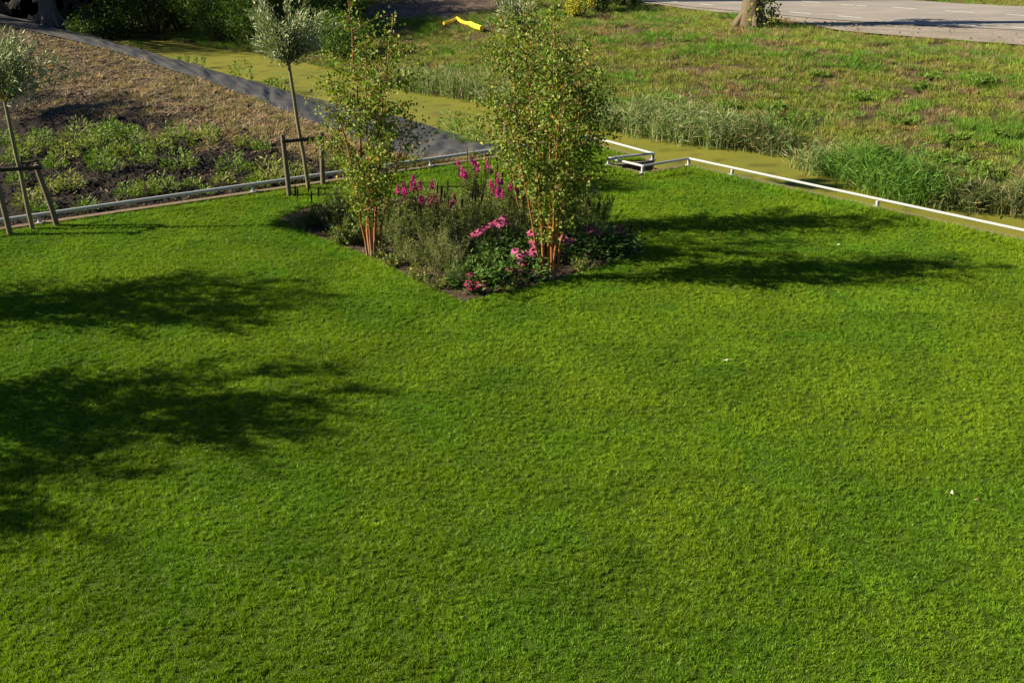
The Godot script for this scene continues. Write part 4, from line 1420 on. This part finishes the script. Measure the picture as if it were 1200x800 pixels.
func far_things() -> void:
	var bark := Color(0.20, 0.165, 0.125)
	avenue_tree(on_bank(880, 31), 0.62, 9.0, 3.2, "thick road-side tree trunk with yellowing ivy on one side", true, bark, 5000)
	avenue_tree(on_bank(712, 4), 0.5, 9.5, 3.0, "dark tree trunk in a skirt of shrubs beside the road", false, Color(0.06, 0.05, 0.042), 5000)
	avenue_tree(on_bank(568, -4) + Vector3(0, 0, -0.5), 0.55, 10.0, 3.0, "pale gnarled trunk above the bare brown mulch", false, Color(0.26, 0.22, 0.18), 4000)
	avenue_tree(P(58, 27, 0.1), 0.5, 3.6, 3.4, "grey double tree trunk before the black screen", false, Color(0.17, 0.18, 0.17), 15000)
	avenue_tree(Vector3(-22.5, 0.1, -35.5), 0.6, 2.6, 3.6, "broad tree beyond the picture shading the thicket", false, bark, 16000)
	avenue_tree(Vector3(-19.0, 0.1, -39.0), 0.6, 2.8, 3.6, "broad tree beyond the picture shading the black screen", false, bark, 16000)
	# the black screen and the thicket along the water
	var c0 := P(-260, 12, 0.0)
	var c1 := P(215, 17, 0.0)
	var s := thing("screen_fence", "black screen cloth fence in the shade behind the ditch", "fence", c0)
	var d := (c1 - c0).normalized()
	var ln := c0.distance_to(c1)
	for i in 6:
		var mb := MB.new()
		var a := d * ln * i / 6.0
		var b := d * (ln * (i + 1) / 6.0 - 0.03)
		var g := []
		var cs := []
		for r in 13:
			var line := []
			var lc := []
			for k in 17:
				var p := a.lerp(b, k / 16.0) + Vector3(0, 2.6 * r / 12.0 - 0.4, 0)
				p += Vector3(0, 0, noise_b.get_noise_2d(p.x * 1.2, p.y * 3.0) * 0.06)
				line.append(p)
				lc.append(Color.WHITE)
			g.append(line)
			cs.append(lc)
		mb.sheet(g, cs)
		put(mb, "screen_panel", M.black_screen, s)
		var pb := MB.new()
		pb.bar(a + Vector3(0, -0.6, -0.1), a + Vector3(0, 2.25, -0.1), 0.09, 0.09, 0.01, Color(0.05, 0.045, 0.04))
		put(pb, "post", M.timber, s)
	var deep := [Color(0.035, 0.07, 0.016), Color(0.05, 0.09, 0.02), Color(0.075, 0.115, 0.026)]
	var bright := [Color(0.095, 0.17, 0.026), Color(0.12, 0.19, 0.03), Color(0.075, 0.14, 0.024)]
	var th := "thicket along the far ditch"
	bush(P(122, 41, -0.3), 1.3, 0.7, 1500, [0.08, 0.16, 0.03, 0.05], deep, "low dark shrub before the black screen", th)
	bush(P(185, 38, -0.3), 1.8, 2.6, 4200, [0.09, 0.18, 0.03, 0.05], deep, "dark leafy shrub with some yellow leaves at the water", th)
	bush(P(215, 34, -0.2), 1.6, 2.8, 3800, [0.1, 0.2, 0.02, 0.035], deep + [Color(0.16, 0.18, 0.05)], "dark narrow-leaved shrub overhanging the ditch", th)
	bush(P(268, 52, -0.4), 1.5, 2.1, 4200, [0.12, 0.22, 0.016, 0.03], bright, "bright green willow shrub at the ditch's bend", th)
	bush(P(300, 48, -0.3), 1.5, 2.2, 3600, [0.1, 0.18, 0.02, 0.035], bright + deep, "green shrub directly behind the silvery willow crown", th)
	bush(P(235, 20, 0.1), 2.2, 3.2, 3600, [0.1, 0.2, 0.03, 0.05], deep, "tall dark shrub filling in behind the bright one", th)
	bush(P(340, 22, 0.2), 2.2, 2.2, 3600, [0.1, 0.2, 0.03, 0.05], deep, "dark shrub up the bank behind the willow crown", th)
	bush(P(395, 66, -0.3), 1.1, 1.0, 2200, [0.08, 0.16, 0.02, 0.04], deep + bright, "low shrub on the far bank behind the airy birch", th)
	bush(P(400, 6, 0.3), 2.0, 1.6, 3000, [0.08, 0.16, 0.03, 0.05], deep + bright, "green shrub at the top of the far bank", th)
	bush(P(704, 15, 0.4), 0.9, 0.9, 1400, [0.06, 0.12, 0.03, 0.06], deep, "low dark shrub round the trunk beside the road", th)
	bush(P(735, 9, 0.4), 0.6, 0.6, 700, [0.06, 0.12, 0.03, 0.06], deep, "small dark shrub between trunk and road", th)
	bush(P(676, 21, 0.4), 0.5, 0.7, 700, [0.04, 0.08, 0.03, 0.05], [Color(0.42, 0.38, 0.03), Color(0.14, 0.18, 0.03), Color(0.34, 0.32, 0.03)], "yellow-flowering shrub at the foot of the dark trunk", th, "yellow_shrub")
	bush(P(592, 12, 0.35), 0.9, 1.3, 1600, [0.08, 0.14, 0.016, 0.025], [Color(0.2, 0.25, 0.15), Color(0.12, 0.17, 0.08)], "silvery shrub beside the pale gnarled trunk", th)
	# brown mulch under the trees
	var mb := MB.new()
	var q := P(520, 6, ROAD_Y)
	var g := []
	var cs := []
	for i in 30:
		var line := []
		var lc := []
		for j in 60:
			var x := q.x + lerpf(-4.6, 4.6, j / 59.0)
			var z := q.z + lerpf(-3.4, 3.4, i / 29.0)
			var e := Vector2((x - q.x) / 3.4, (z - q.z) / 2.4).length()
			line.append(Vector3(x, bank_y(x, z) + 0.05 - smoothstep(0.75, 1.0, e + noise_b.get_noise_2d(x, z) * 0.2) * 0.15, z))
			lc.append(Color(0.17, 0.12, 0.095).lerp(Color(0.30, 0.23, 0.19), clampf(0.5 + noise_c.get_noise_2d(x * 0.6, z * 0.6) * 1.3, 0, 1)))
		g.append(line)
		cs.append(lc)
	mb.sheet(g, cs)
	surface(mb, "mulch_ground", M.gravel_soil)
	var br := thing("dead_branch", "bare grey dead branches lying on the brown mulch", "branch", on_bank(480, 12))
	for i in 9:
		var a := Vector3(R(-1.8, 1.8), R(0.0, 0.2), R(-0.5, 0.5))
		var lb := MB.new()
		lb.tube(wander(a, a + Vector3(R(-1.2, 1.2), R(0.05, 0.5), R(-0.5, 0.5)), 4, 0.06), taper(0.03, 0.008, 5), 5, [Color(0.24, 0.2, 0.17)])
		put(lb, "branch", M.bark, br)
	# a bent yellow pipe lying in the grass
	var yp := []
	for e in [[520, 32.5], [528, 30.5], [535.5, 26.5], [541, 30.5], [546, 32.2], [551, 33], [557, 36], [564.5, 38.5]]:
		yp.append(on_bank(e[0], e[1]) + Vector3(0, 0.14, 0))
	var yt := thing("yellow_pipe", "bent bright yellow plastic pipe lying in the bank grass", "pipe", yp[2])
	for seg in [[0, 3, 0.055], [2, 6, 0.06], [5, 8, 0.085]]:
		var pb := MB.new()
		var part := []
		for i in range(seg[0], seg[1]):
			part.append(yp[i] - yp[2])
		pb.tube(part, taper(seg[2], seg[2], part.size()), 9, [Color.WHITE])
		put(pb, "pipe_length", M.yellow_plastic, yt)
	# a rusty-red cut branch hanging over the thicket
	var rb := MB.new()
	var r0 := lift(272, 5, P(300, 40, -0.3))
	rb.tube([Vector3.ZERO, Vector3(0.3, 0.12, 0), Vector3(0.75, 0.2, -0.05), Vector3(1.1, 0.16, -0.1)], [0.07, 0.085, 0.08, 0.06], 8, [Color(0.36, 0.13, 0.06)])
	rb.tube([Vector3(0.3, 0.12, 0), Vector3(0.4, -0.6, 0.05), Vector3(0.5, -2.6, 0.1)], [0.05, 0.06, 0.08], 7, [Color(0.16, 0.08, 0.05)])
	var ro := put(rb, "broken_branch", M.bark)
	ro.position = r0
	tag(ro, "rusty red broken branch sticking out of the thicket", "branch")
